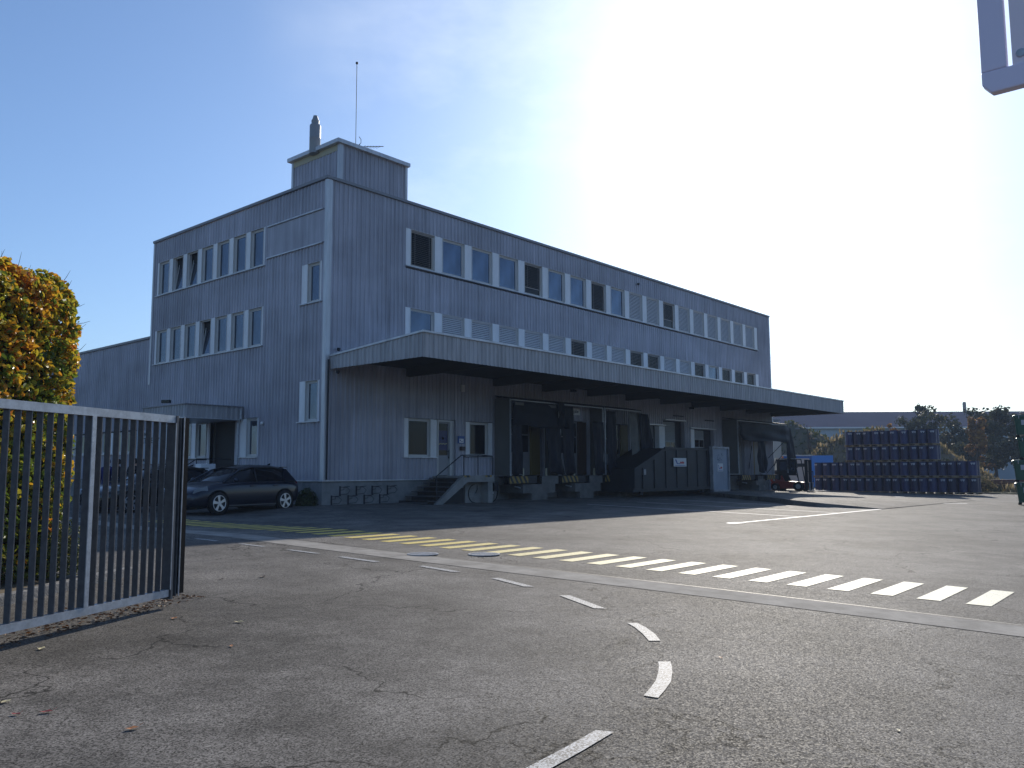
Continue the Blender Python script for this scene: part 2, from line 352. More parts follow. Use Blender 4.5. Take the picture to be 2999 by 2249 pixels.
C_('L', 19.0, 20.68, .4, 3.84); C_('L', 24.55, 25.15, .4, 3.84); C_('L', 28.05, 29.3, .4, 3.84)
C_('L', 20.68, 22.3, 3.52, 3.84); C_('L', 25.15, 28.05, 3.48, 3.84)
C_('L', 29.3, 34.42, 3.4, 3.84); C_('L', 31.95, 33.3, .4, 3.4); C_('L', 29.3, 29.45, .4, 3.4)
# left (gable) facade
for a, b, c, d in [(.12,3.9,.82,2.84),(.12,.3,2.84,4.3),(1.5,3.9,2.84,4.3),(.12,3.9,4.3,7.05),(.12,.3,7.05,8.5),(1.45,3.9,7.05,8.5),(.12,3.9,8.5,9.14),(3.7,3.9,9.14,10.34),(.12,3.9,10.34,11.38),
                   (3.9,12.45,10.43,11.38),(3.9,12.45,7.35,8.9),(3.9,12.45,3.17,5.84),(3.9,5.6,.82,1.66),(7.5,12.45,.82,1.66),(3.9,4.0,1.66,3.17),(5.25,5.6,1.66,3.17),(7.5,7.62,1.66,3.17),(11.25,12.45,1.66,3.17),(12.45,12.73,.82,11.38)]: C_('W', a, b, c, d)
wall.fb('W', .12, 3.7, .012, .25, 9.16, 10.33)
# plain core of the building behind the cladding (roof slab, back and right side)
core = MB()
core.box(.26, LX-.02, WY-.3, WY, .0, 11.3); core.box(LX-.26, LX-.02, .26, WY-.3, -.4, 11.3)
wall.fb('L', .2, LX, .045, .25, 11.38, 11.46)
wall.v += []; b0 = len(wall.v); wall.v += core.v; wall.f += [tuple(i+b0 for i in f) for f in core.f]
wall_o = wall.build('wall', M_CLAD, bld, fix=False)
mb = MB(); mb.box(.3, LX-.1, .3, WY-.1, 11.2, 11.3); mb.build('roof', M_SOFF, bld)
mb = MB(); mb.box(.26, LX-.3, 1.6, WY-.3, -.4, 11.1)
mb.build('interior_core', M_DARK, bld)
mb = MB()
mb.box(-.05, LX+.03, -.055, .12, 11.40, 11.50); mb.box(-.055, .12, -.05, WY+.03, 11.403, 11.503); mb.box(LX-.1, LX+.04, .12, WY+.03, 11.4, 11.5)
mb.build('roof_trim', M_CAP, bld)
mb = MB()
def plinth_l(a, b, z1): mb.box(a, b, .05, .3, -.6, z1)
plinth_l(.03, 8.9, .80); mb.box(8.9, 19.2, .35, .6, -.6, .80); plinth_l(19.0, 29.2, .385); mb.box(29.2, LX, .35, .6, -.6, .8)
mb.box(.03, .3, .3, WY, -.6, .80)
mb.build('plinth', M_PLINTH, bld)
mb = MB(); mb.box(-.03, 8.7, -.03, .06, .80, .835); mb.box(-.03, .06, .06, WY-.1, .80, .835); mb.build('base_flashing', M_TRIM, bld)
mb = MB(); mb.prism([(-.018,.12,0),(-.018,.02,0),(.02,-.018,0),(.2,-.018,0),(.2,.03,0),(.03,.12,0)], (0,0,10.54)); o = mb.build('corner_trim', M_TRIM, bld, loc=(0,0,.84))
mb = MB(); mb.box(-.02,.05,WY-.11,WY+.01,5.0,11.4); mb.build('corner_trim', M_TRIM, bld)
mb = MB(); mb.box(LX-.12,LX+.02,-.02,.05,.4,11.4); mb.build('corner_trim', M_TRIM, bld)
# old sign field edges
for z in (10.34, 9.12): mb = MB(); mb.box(-.045, .02, .24, 3.7, z, z+.045); mb.build('ledge_strip', M_TRIM, bld)
# ---- windows
WC = {}
def blind_mesh(face, wd, h, kind, cover):
    k = ('b', face, wd, h, kind, cover)
    if k in WC: return WC[k]
    mb = MB(); n = int(h*cover/.075); ang = R(62) if kind == 'closed' else R(24)
    for i in range(n):
        z = h-.06-i*.075; c, s = math.cos(ang)*.040, math.sin(ang)*.040
        # slat tilts: outer edge low
        a = [(.03,.10-c,z-s),(wd-.03,.10-c,z-s),(wd-.03,.10+c,z+s),(.03,.10+c,z+s)]
        if face == 'W': a = [(p[1],p[0],p[2]) for p in a]
        mb.quad(*a)
    z = h-.06-n*.075; mb.fb(face, .03, wd-.03, .085, .115, z-.02, z+.01)
    mb.fb(face, .02, wd-.02, .05, .15, h-.06, h-.005)
    for u in (wd*.2, wd*.8): mb.fb(face, u-.004, u+.004, .058, .062, z, h-.05)
    me = mb.mesh('blind', M_SLAT if kind == 'closed' else M_SLATD, fix=False); WC[k] = me; return me
def win_meshes(face, wd, h, inset, m_glass, tilt):
    k = ('w', face, wd, h, inset, m_glass.name, tilt)
    if k in WC: return WC[k]
    mb = MB(); f = mb.fb
    # reveals
    f(face, 0, .012, .0, inset, 0, h); f(face, wd-.012, wd, .0, inset, 0, h); f(face, .012, wd-.012, .0, inset, h-.012, h); f(face, .012, wd-.012, .0, inset, 0, .012)
    F, a, b = .055, inset-.05, inset
    f(face, .012, F, a, b, .012, h-.012); f(face, wd-F, wd-.012, a, b, .012, h-.012); f(face, F, wd-F, a, b, .012, F); f(face, F, wd-F, a, b, h-F, h-.012)
    fr = mb.mesh('window_frame', M_FRAME)
    mb = MB(); c = Vector((0, 0, 0)); g = MB()
    th = R(8) if tilt else 0
    def rot(mbx):
        if not tilt: return
        piv = inset-.02
        for i, p in enumerate(mbx.v):
            p = list(p); wi = 1 if face == 'L' else 0; dz = p[2]-F; dw = p[wi]-piv
            p[wi] = piv+dw*math.cos(th)+dz*math.sin(th); p[2] = F+dz*math.cos(th)-dw*math.sin(th); mbx.v[i] = tuple(p)
    S = .04; f = mb.fb; a, b = inset-.035, inset+.01; x0, x1, z0, z1 = F, wd-F, F, h-F
    f(face, x0, x0+S, a, b, z0, z1); f(face, x1-S, x1, a, b, z0, z1); f(face, x0+S, x1-S, a, b, z0, z0+S); f(face, x0+S, x1-S, a, b, z1-S, z1); rot(mb)
    sash = mb.mesh('sash', M_FRAME)
    g.fb(face, x0+S, x1-S, inset-.015, inset-.008, z0+S, z1-S); rot(g); pane = g.mesh('pane', m_glass)
    bk = MB(); bk.fb(face, .0, wd, inset+.28 if tilt else inset+.03, inset+.3 if tilt else inset+.05, 0, h); back = bk.mesh('dark_room', M_DARK)
    WC[k] = (fr, sash, pane, back); return WC[k]
def window(face, u, z0, wd, h, state='glass', parent=None, inset=.13, glass=None, name='window'):
    parent = parent or bld
    glass = glass or (M_GLASSD if state[:2] == 'op' else M_GLASS); tilt = state == 'tilt'
    fr, sash, pane, back = win_meshes(face, round(wd,3), round(h,3), inset, glass, tilt)
    loc = (u,0,z0) if face == 'L' else (0,u,z0)
    o = link_mesh(name, fr, parent, loc); link_mesh('sash', sash, o); link_mesh('pane', pane, o); link_mesh('backing', back, o)
    if state[:2] in ('cl', 'op'):
        kind = 'closed' if state[:2] == 'cl' else 'open'; cov = float(state[2:] or 1)
        link_mesh('blind', blind_mesh(face, round(wd,3), round(h,3), kind, cov), o)
    return o
P_ = 1.693; W0 = 3.93
def pil(face, u0, u1, z0, z1): mb = MB(); mb.fb(face, u0, u1, .02, .22, z0, z1); return mb.build('pilaster', M_PIL, bld)
def sill(face, u0, u1, z): mb = MB(); mb.fb(face, u0, u1, -.055, .2, z-.035, z); return mb.build('sill', M_TRIM, bld)
row2 = 'op glass glass glass op.72 glass glass op glass cl cl op.66 cl cl cl cl cl cl'.split()
row1 = 'glass cl cl cl cl cl op cl cl op op cl cl op glass op op op'.split()
for z0, h, row in ((8.97, 1.46, row2), (5.90, 1.45, row1)):
    pil('L', 3.69, W0, z0, z0+h)
    for i, s in enumerate(row):
        u = W0+P_*i; window('L', u, z0, 1.265, h, s); pil('L', u+1.265, (u+P_ if i < 17 else 34.41), z0, z0+h)
    sill('L', 3.66, 34.44, z0)
rw2 = 'glass glass glass glass tilt tilt glass'.split(); rw1 = 'glass glass glass tilt glass glass glass'.split()
for z0, h, row in ((8.93, 1.50, rw2), (5.86, 1.49, rw1)):
    for i, s in enumerate(row):
        u = 3.98+1.232*i; window('W', u, z0, .90, h, s); pil('W', u+.90, u+1.232 if i < 6 else 12.45, z0, z0+h)
    pil('W', 3.9, 3.98, z0, z0+h); sill('W', 3.86, 12.5, z0)
for z0, h in ((7.07, 1.43), (2.87, 1.43)):
    window('W', .38, z0, .72, h); pil('W', .3, .38, z0, z0+h); pil('W', 1.10, 1.46, z0, z0+h); sill('W', .24, 1.52, z0)
# ground floor, long side
pil('L', 3.69, 3.88, 1.67, 3.13); pil('L', 5.02, 5.36, 1.67, 3.13); sill('L', 3.62, 5.39, 1.67)
wg = window('L', 3.88, 1.67, 1.14, 1.46, 'glass', glass=M_GLASSD)
mb = MB()
for i in range(22):
    u = 4.0+.043*i; mb.add([(u,.155,3.05),(u+.022,.135,3.05),(u+.043,.155,3.05),(u+.043,.157,2.62+.02*math.sin(i*2.1)),(u+.022,.137,2.61),(u,.157,2.62+.02*math.sin(i*2.1-2.1))], [(0,1,4,5),(1,2,3,4)])
cu = mb.build('curtain', mat('cream curtain', (.5,.46,.33), .9), bld, fix=False); cu.parent = wg; cu.location = (-3.88,0,-1.67)
pil('L', 6.98, 7.2, 1.73, 3.12); pil('L', 8.3, 8.57, 1.73, 3.12); sill('L', 6.9, 8.62, 1.73)
window('L', 7.2, 1.73, 1.1, 1.39, 'glass', glass=M_GLASSD)
# side door
dr = MB(); dr.box(5.40,5.47,.02,.2,.95,3.13).box(6.10,6.17,.02,.2,.95,3.13).box(5.47,6.10,.02,.2,3.06,3.13).box(6.17,6.42,.14,.2,.95,3.13)
do = dr.build('side_door', M_FRAME, bld)
mb = MB(); mb.box(5.47,6.10,.10,.15,.97,1.75).box(5.47,5.53,.10,.15,1.75,3.06).box(6.04,6.10,.10,.15,1.75,3.06).box(5.53,6.04,.10,.15,3.0,3.06); mb.build('door_leaf', mat('grey door', (.3,.3,.32), .5), do)
mb = MB(); mb.box(5.53,6.04,.115,.125,1.75,3.0); mb.build('pane', M_GLASSD, do)
mb = MB(); mb.box(5.56,6.01,.105,.112,1.95,2.72); po = mb.build('poster', mat('deep blue poster', (.012,.02,.11), .4), do)
mb = MB(); mb.lathe([(.0,0),(.055,0)], 20, 'y', (5.78,.10,2.42)); mb.build('poster_ring', M_WHITE, po, fix=False)
mb = MB(); mb.lathe([(.0,0),(.025,0)], 16, 'y', (5.78,.097,2.42)); mb.build('poster_ring', M_BLACK, po, fix=False)
mb = MB()
for i in range(9): mb.box(5.55+i*.05, 5.60+i*.05, .099, .103, 2.17+.015*((i*7)%3), 2.19+.015*((i*7)%3)+.012)
mb.build('poster_script', mat('pale yellow print', (.5,.45,.25), .6), po)
mb = MB(); mb.tube([(6.07,.06,1.62),(6.07,.06,1.98)], .012); mb.box(6.05,6.09,.06,.11,1.66,1.69); mb.box(6.05,6.09,.06,.11,1.9,1.93); mb.build('handle', M_STEELD, do)
# ---- entrance on the gable side
mb = MB(); mb.fb('W', 5.6, 7.5, 1.0, 1.1, .8, 3.2); mb.fb('W', 5.5, 5.62, .2, 1.0, .8, 3.2); mb.fb('W', 7.48, 7.62, .2, 1.0, .8, 3.2); mb.fb('W', 5.6, 7.5, .2, 1.0, 3.12, 3.2); mb.fb('W', 5.6, 7.5, .0, 1.0, .7, .8)
en = mb.build('entrance_recess', mat('grey recess board', (.17,.165,.155), .7), bld)
mb = MB(); mb.fb('W', 6.6, 7.45, .93, .99, .85, 3.0); mb.build('door_leaf', mat('entrance door', (.08,.08,.085), .4), en)
mb = MB(); mb.fb('W', 5.95, 6.15, .96, .995, 2.05, 2.2); mb.build('name_plate', M_BLACK, en)
pil('W', 5.27, 5.6, .84, 3.15); pil('W', 7.5, 7.68, .84, 3.15)
window('W', 4.06, 1.7, .74, 1.45); pil('W', 4.8, 5.25, 1.7, 3.15); pil('W', 4.0, 4.06, 1.7, 3.15); sill('W', 3.95, 5.27, 1.69)
for i in range(3):
    u = 7.74+1.2*i; window('W', u, 1.7, .84, 1.46); pil('W', u+.84, u+1.2 if i < 2 else 11.25, 1.7, 3.16)
sill('W', 7.66, 11.3, 1.69)
mb = MB(); x0, y0, y1, zb, zt = -2.3, 5.1, 8.35, 3.12, 3.58
mb.corr('W', y0, y1, zb, zt, w0=x0-.02); mb.corr('L', x0, 0, zb, zt, w0=y0-.02); mb.corr('L', x0, 0, zb, zt, w0=y1, out=-1)
ec = mb.build('entrance_canopy', M_CLAD2, bld, fix=False)
mb = MB(); mb.box(x0+.03, -.0, y0+.03, y1-.04, zb+.02, zb+.06); mb.build('soffit', M_SOFF, ec)
mb = MB(); mb.box(x0-.05,.0,y0-.05,y1+.05,zt,zt+.04); mb.build('roof_trim', M_CAP, ec)
mb = MB(); mb.box(x0-.03,-.0,y0-.03,y1+.02,zb-.03,zb+.0); mb.box(x0+.1,-.05,y0+.1,y1-.1,zb-.031,zb+.03); mb.build('edge_trim', M_TRIM, ec)
mb = MB(); mb.tube([(-.12,5.02,3.5),(-.12,5.02,3.15),(-.06,5.3,3.0),(-.06,5.3,.9)], .045); mb.build('downpipe', M_GALV, bld)
mb = MB(); mb.box(-1.6,-.0,5.1,7.7,-.4,.72); 
for i in range(4): mb.box(-1.6-.3*(i+1),-1.6-.3*i,5.6,7.5,-.4,.72-.17*(i+1))
mb.build('entrance_steps', M_CONC, bld)
for yy in (5.65, 7.45):
    mb = MB(); mb.tube([(-2.9,yy,.75),(-1.5,yy,1.62),(-.1,yy,1.62)], .02); mb.tube([(-2.85,yy,-.1),(-2.85,yy,.78)], .018); mb.tube([(-1.5,yy,.7),(-1.5,yy,1.62)], .018); mb.build('handrail', M_STEELD, bld)
tag(bevel(MB().box(-.3,.3,-.2,.2,0,.72).build('letter_box', M_PIL), .02), 'pale grey box standing beside the entrance steps behind the dark hatchback', 'box').location = (-1.3, 5.35, .72)
# ---- loading canopy
XC0, XC1, YF, ZB = .24, 36.4, -4.66, 4.66
zt_front, zt_wall = 5.46, 5.12
mb = MB(); mb.corr('L', XC0, XC1, ZB, zt_front-.03, w0=YF-.03)
ztop = lambda y: (zt_wall+(zt_front-zt_wall)*min(1,max(0,-y/4.66)))-.03
mb.corr('W', YF, -.0, ZB, ztop, w0=XC0-.02); mb.corr('W', YF, 0, ZB, ztop, w0=XC1+.02, out=-1)
can = mb.build('loading_canopy', M_CLAD2, bld, fix=False)
mb = MB(); mb.prism([(XC0-.05,YF-.07,zt_front-.03),(XC0-.05,YF-.07,zt_front+.03),(XC0-.05,-.0,zt_wall+.03),(XC0-.05,-.0,zt_wall-.03)], (XC1-XC0+.1,0,0)); mb.build('roof_trim', M_TRIM, can)
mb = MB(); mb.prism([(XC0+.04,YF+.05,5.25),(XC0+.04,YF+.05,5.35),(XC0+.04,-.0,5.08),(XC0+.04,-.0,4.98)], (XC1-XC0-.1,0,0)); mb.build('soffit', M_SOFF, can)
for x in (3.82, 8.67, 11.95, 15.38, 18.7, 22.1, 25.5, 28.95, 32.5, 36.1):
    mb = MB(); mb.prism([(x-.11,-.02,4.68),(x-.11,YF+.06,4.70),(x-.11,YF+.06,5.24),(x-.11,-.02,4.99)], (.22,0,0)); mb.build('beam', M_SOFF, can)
mb = MB(); mb.tube([(.13,-.06,4.98),(.13,-.06,.85)], .03); mb.build('downpipe', M_STEELD, bld)
# ---- roller shutters
def shutter(x0, x1, z1, zw):
    mb = MB(); n = int((z1-zw)/.09)
    for i in range(n): z = z1-(i+1)*.09; mb.add([(x0,.31,z+.088),(x1,.31,z+.088),(x1,.30,z+.02),(x0,.30,z+.02),(x1,.315,z),(x0,.315,z)], [(0,3,2,1),(3,5,4,2)])
    mb.box(x0,x1,.29,.33,zw-.5,zw-.42); mb.box(x0,x1,.29,.33,zw-.02,zw+.04)
    k = 3
    for i in range(k+1): u = x0+(x1-x0-.05)*i/k; mb.box(u,u+.05,.291,.329,zw-.42,zw-.02)
    mb.box(x0,x1,.3,.32,.4,zw-.5)
    o = mb.build('roller_shutter', mat('shutter slats', (.27,.28,.29), .5, .2), bld, fix=False)
    g = MB(); g.box(x0+.03,x1-.03,.305,.315,zw-.42,zw-.02); g.build('pane', M_GLASSD, o)
    b = MB(); b.box(x0,x1,.45,.5,.4,z1); b.build('backing', M_DARK, o)
    return o
shutter(20.75, 21.75, 3.5, 2.85); shutter(22.42, 24.0, 3.8, 2.7); shutter(25.62, 27.3, 3.45, 2.9)
for a, b, z1 in ((21.78,22.36,3.5),(25.2,25.6,3.45)): mb = MB(); mb.box(a,b,-.03,.25,.4,z1); mb.build('pilaster', M_PIL, bld)
mb = MB(); mb.box(24.0,24.5,.3,.4,.4,3.82); mb.box(27.3,28.0,.3,.4,.4,3.46); mb.build('jamb', M_STEELD, bld)
for a, b, z in ((20.7,22.4,3.53),(22.35,24.6,3.85),(25.15,28.1,3.5)): mb = MB(); mb.box(a,b,-.10,.02,z,z+.06); mb.build('lintel_flashing', M_TRIM, bld)
for x, z in ((19.6,3.75),(23.3,4.1),(26.9,4.0)): mb = MB(); mb.box(x,x+1.0,-.1,-.02,z,z+.05); mb.build('vent_slot', M_STEELD, bld)
# ---- rooftop lift tower
pt = MB(); tx0, tx1, ty0, ty1, tz = 1.62, 5.02, 1.5, 4.6, 13.7
pt.corr('L', tx0, tx1, 11.2, 13.6, w0=ty0); pt.corr('W', ty0, ty1, 11.2, 13.32, w0=tx0); pt.corr('L', tx0, tx1, 11.2, 13.6, w0=ty1, out=-1); pt.corr('W', ty0, ty1, 11.2, 13.6, w0=tx1, out=-1)
pt.box(tx0+.05,tx1-.05,ty0+.05,ty1-.05,11.2,13.58)
tw = pt.build('roof_tower', M_CLAD, bld, fix=False)
mb = MB(); mb.box(tx0-.17,tx1+.08,ty0-.12,ty1+.12,13.56,13.71); mb.build('roof_cap', M_TRIM, tw)
mb = MB(); mb.box(tx0+.0,tx0+.04,ty0+.16,ty1-.05,13.32,13.56); mb.build('fascia_board', mat('yellowed board', (.42,.39,.28), .8), tw)
for x, y_ in ((tx0,ty0),(tx1,ty0),(tx0,ty1)): mb = MB(); mb.box(x-.09 if x > 3 else x-.02, x+.02 if x > 3 else x+.16, y_-.02 if y_ < 3 else y_-.1, y_+.12 if y_ < 3 else y_+.02, 11.25, 13.56); mb.build('corner_trim', M_TRIM, tw)
mb = MB(); mb.lathe([(.215,0),(.215,.62),(.218,.625),(.215,.63),(.215,1.15),(.17,1.2),(.15,1.22),(.15,1.3),(.155,1.3),(.155,1.36),(.13,1.37),(.08,1.55),(.0,1.55)], 20, 'z', (1.55,3.0,13.5))
o = mb.build('flue_pipe', mat('dull flue steel', (.26,.27,.29), .5, .2), tw); auto_smooth(o)
# ------------------------------------------------------------------ low hall to the left
hall = thing('low_hall', 'low grey corrugated hall wing adjoining the left end of the three storey building', 'building', (0, WY, 0))
mb = MB()
for a, b, c, d in [(0,25,3.05,7.1),(0,1.1,.82,3.05),(1.1,8.9,.82,1.98),(8.9,25,.82,3.05)]: mb.corr('W', a, b, c, d, w0=.03); mb.fb('W', a, b, .07, .28, c, d)
mb.box(.3, 30, .0, .25, 0, 7.0); mb.box(.3,30,24.7,25,0,7)
mb.build('wall', M_CLAD, hall, fix=False)
mb = MB(); mb.fb('W', 0, 25, -.03, .2, 7.08, 7.18); mb.build('roof_trim', M_CAP, hall)
mb = MB(); mb.box(.2,30,0,25,6.9,7.0); mb.build('roof', M_SOFF, hall)
mb = MB(); mb.fb('W', 0, 25, .05, .3, -.6, .8); mb.build('plinth', M_PLINTH, hall)
mb = MB(); mb.box(1.5,20,.5,24,0,6.8); mb.build('interior_core', M_DARK, hall)
M_CREAM = mat('cream shade behind glass', (.46,.44,.30), .35, 0, .5, .1)
for i in range(6):
    u = 1.22+1.28*i; window('W', u, 2.0, .88, .98, 'glass', parent=hall, glass=M_CREAM); mb = MB(); mb.fb('W', u+.88, u+1.28, .03, .22, 2.0, 2.98); mb.build('pilaster', M_PIL, hall)
mb = MB(); mb.fb('W', 1.1, 8.9, -.03, .2, 1.95, 1.99); mb.build('sill', M_TRIM, hall)
sg = thing('wall_sign', 'pale company panel with a leaf and black lettering behind the gate bars', 'sign', (-.06, 12.6, 2.35))
MB().box(-.02,.05,-1.35,1.0,-.85,.62).build('panel', mat('pale sign panel', (.34,.38,.44), .5), sg)
RW = (R(90), 0, R(-90))
text('lettering', 'NATURE', .34, M_BLACK, sg, (-.03,.12,.05), RW); text('lettering', 'EN  EM', .2, M_BLACK, sg, (-.03,.05,.38), RW); text('lettering', 'OR  CR', .2, M_BLACK, sg, (-.03,.1,-.75), RW)
mb = MB(); mb.add([(-.03, -1.0-.13*math.cos(a)-.06*math.sin(a), .17+.05*math.cos(a)+.10*math.sin(a)*math.cos(a/2)) for a in [i*math.pi/8 for i in range(16)]], [tuple(range(16))]); mb.build('leaf_emblem', M_BLACK, sg, fix=False)
# ------------------------------------------------------------------ things fixed to the building
def corner_clip(n): return n
tag(MB().lathe([(.035,0),(.045,.02),(.04,.10),(.012,.11),(.012,3.6),(.05,3.62),(.05,3.68),(.0,3.72)], 12).build('antenna_mast', M_STEELD), 'tall thin antenna mast standing on the roof tower', 'mast').location = (2.76, 2.0, 13.7)
t = thing('television_antenna', 'small horizontal rod antenna on a bent bracket beside the tall mast', 'antenna', (2.9, 2.0, 13.7))
MB().tube([(0,0,0),(.05,0,.35)], .02).tube([(.05,0,.25),(1.15,-.15,.55)], .014, 6).build('boom', M_STEELD, t)
mb = MB()
for i in range(7): x = .2+i*.14; z = .25+.3*(x-.05)/1.1; mb.tube([(x,-.2-.02*x,z),(x,.2-.02*x,z)], .006, 5)
o = mb.build('cross_rods', M_STEELD, t); tag(o, kind='stuff')
MB().tube([(0,0,.3),(.12,0,.42),(.16,.05,.6),(.06,.05,.68)], .012, 6).build('bracket', M_STEELD, t)
def floodlight(loc, rz, label):
    t = thing('floodlight', label, 'lamp', loc, rz); MB().box(-.17,.17,-.10,.02,-.06,.06).build('housing', M_STEELD, t); MB().box(-.15,.15,-.108,-.10,-.05,.05).build('lens', M_GLASSD, t); MB().tube([(0,0,0),(0,.17,.06)], .015, 6).build('bracket', M_STEELD, t); return t
floodlight((13.9,-.2,4.84), 0, 'black floodlight on the wall under the loading canopy above the second dock')
floodlight((-1.9,7.3,3.82), R(-60), 'black floodlight on the roof of the small entrance canopy')
floodlight((25.0,-.2,4.62), 0, 'black floodlight above the roller shutters under the canopy')
def dome(loc, label):
    t = thing('security_camera', label, 'camera', loc); MB().lathe([(.0,-.07),(.05,-.05),(.065,0),(.065,.05),(0,.06)], 14).build('dome', M_STEELD, t, smooth=True); MB().box(-.03,.03,0,.12,.0,.05).build('bracket', M_TRIM, t)
dome((.5,-.12,5.36), 'black dome camera on the wall above the left end of the canopy'); dome((.42,-.2,4.56), 'black dome camera on the wall below the left end of the canopy'); dome((19.9,-.1,10.93), 'small dark camera high on the long wall above the window row')
t = thing('emergency_lamp', 'small square wall lamp above the side door under the canopy', 'lamp', (6.72,-.03,4.45)); MB().box(-.1,.1,-.06,.03,-.14,.14).build('housing', M_FRAME, t)
t = thing('bell', 'small white round bell on the gable wall beside the entrance window', 'bell', (-.03,3.7,2.92)); MB().lathe([(.0,-.06),(.06,-.04),(.07,.03)], 14, 'x').build('cover', M_WHITE, t, smooth=True)
t = thing('notice_board', 'blue framed notice with white sheet on the wall right of the side door', 'notice', (6.68,-.01,2.38)); MB().box(-.17,.17,-.03,.03,-.15,.15).build('frame', mat('blue notice', (.06,.12,.33), .5), t); MB().box(-.13,.11,-.034,-.03,-.12,.04).build('sheet', M_WHITE, t); MB().box(-.1,-.05,-.038,-.034,-.05,.0).box(-.04,.06,-.038,-.034,-.08,-.06).build('print', M_BLUEP, t)
t = thing('intercom', 'small dark brown intercom box below the blue notice', 'intercom', (6.74,-.01,2.03)); MB().box(-.11,.11,-.09,.03,-.08,.08).build('housing', mat('brown box', (.05,.03,.03), .5), t)
t = thing('loading_sign', 'white sign lettered gabe above the second loading dock', 'sign', (14.1,-.02,3.9)); MB().box(-.55,.55,-.02,.02,-.16,.16).build('panel', M_WHITE, t); text('lettering', 'gabe', .24, M_BLACK, t, (.22,-.026,-.07), (R(90),0,0))
# ---- dock shelters
def cloth(x0, x1, z0, z1, y, m, name, parent, seed, amp=.05, nx=14, nz=20, edge=.0, flare=0):
    rn = random.Random(seed); ph = [rn.uniform(0,6) for _ in range(6)]; mb = MB()
    for j in range(nz+1):
        for i in range(nx+1):
            a, b = i/nx, j/nz
            x = x0+(x1-x0)*a+flare*(1-b)*(a)+edge*math.sin(b*9+ph[0])*(1 if a in (0,1) else .5)
            z = z0+(z1-z0)*b+(.05*math.sin(a*7+ph[5]) if j == 0 else 0)
            w = amp*(math.sin(a*9+b*3+ph[1])*.5+math.sin(a*17-b*5+ph[2])*.3+math.sin(a*5+b*11+ph[3])*.35)*(1-.7*b)
            mb.v.append((x, y+w-amp*(1-b), z))
    mb.f = [(j*(nx+1)+i, j*(nx+1)+i+1, (j+1)*(nx+1)+i+1, (j+1)*(nx+1)+i) for j in range(nz) for i in range(nx)]
    o = mb.build(name, m, parent, smooth=True, fix=False); md = o.modifiers.new('thick', 'SOLIDIFY'); md.thickness = .006; return o
def dock_door(x0, x1, col, lab):
    mb = MB(); d = x1-.62
    mb.box(x0,d,.14,.18,.95,1.95).box(x0,x0+.05,.14,.18,1.95,3.42).box(d-.07,d,.14,.18,1.95,3.42).box(x0+.05,d-.07,.14,.18,2.68,2.73).box(x0+.05,d-.07,.14,.18,3.36,3.42)
    o = mb.build('dock_door', mat('dock door grey', (.25,.24,.25), .5), bld)
    MB().box(x0+.05,d-.07,.155,.165,1.95,3.36).build('pane', M_GLASSD, o); MB().box(d,x1,.05,.2,.95,3.42).build('side_panel', col, o); MB().box(x0,x1,.4,.45,.9,3.46).build('backing', M_DARK, o)
for (a, b), c in zip(docks, (M_YEL, M_BROWN, M_YEL)): dock_door(a, b, c, '')
def shelter(x0, x1, y, label, head, lcur, rcur, seed, flank=M_PANELG):
    t = thing('dock_shelter', label, 'dock shelter', (x0,0,.93), 0, 'canvas shelters round the loading docks')
    F = lambda mb: [mb.v.__setitem__(i, (v[0]-x0, v[1], v[2]-.93)) for i, v in enumerate(mb.v)] and mb
    mb = MB(); mb.box(x0-.03,x0+.02,y-.03,y+.02,.93,4.12).box(x1-.05,x1,y-.03,y+.02,.93,4.08).box(x0,x1,y-.03,y+.02,4.05,4.1); F(mb).build('frame', M_GALV, t)
    mb = MB(); mb.prism([(x0,-.0,4.30),(x0,y-.08,4.13),(x0,y-.08,4.09),(x0,-.0,4.26)], (x1-x0,0,0)); F(mb).build('roof_sheet', M_TARP, t)
    mb = MB(); mb.box(x0-.012,x0-.002,y,.0,.93,4.16); F(mb).build('side_flap', flank, t)
    for nm, args in (('top_curtain', head), ('side_curtain', lcur), ('side_curtain', rcur)):
        if args:
            a, b, z0, z1, m_, fl, amp = args; o = cloth(a-x0, b-x0, z0-.93, z1-.93, y-.05-(.04 if nm[0] == 't' else 0), m_, nm, t, seed, amp, flare=fl); seed += 1
    return t
s1 = shelter(8.70, 11.95, -.87, 'first dock shelter from the left, with its black top curtain still hanging', (8.72,11.8,3.0,4.03,M_TARP,0,.05), (8.72,9.35,.97,3.2,M_TARP,.0,.06), (11.0,11.9,1.0,3.3,M_TARP,.25,.12), 3)
for x in (9.0, 10.15, 11.2): MB().box(x-8.7-.1,x-8.7+.45,-.97,-.945,2.93,3.05).build('header_patch', M_PANELG, s1)
s2 = shelter(12.05, 15.35, -.87, 'second dock shelter from the left, its top curtain gone and a sign showing behind', None, (12.08,12.95,.98,4.0,M_TARP,.05,.10), (14.45,15.3,.96,3.4,M_TARP,.0,.09), 13)
s3 = shelter(15.5, 18.6, -.87, 'third dock shelter from the left, with a torn grey tarpaulin bulging at its right side', None, (15.55,16.3,.96,3.95,M_TARP,.08,.08), (17.5,18.65,.93,4.0,M_TARPG,.1,.16), 23)
o = cloth(18.3-15.5, 19.2-15.5, .2-.93, 3.95-.93, -1.0, M_TARP, 'torn_tarpaulin', s3, 31, .16, flare=.35)
cloth(11.65-12.05, 12.2-12.05, 3.0-.93, 4.12-.93, -1.02, M_TARP, 'bundled_tarpaulin', s2, 41, .14)
s4 = shelter(29.1, 36.2, -.98, 'wide dock shelter at the far right end of the building with ragged black curtains', (29.15,36.2,2.9,4.0,M_TARP,0,.12), (31.6,32.6,1.0,3.1,M_TARP,.1,.12), (35.95,36.8,1.3,3.9,M_TARP,.75,.06), 53)
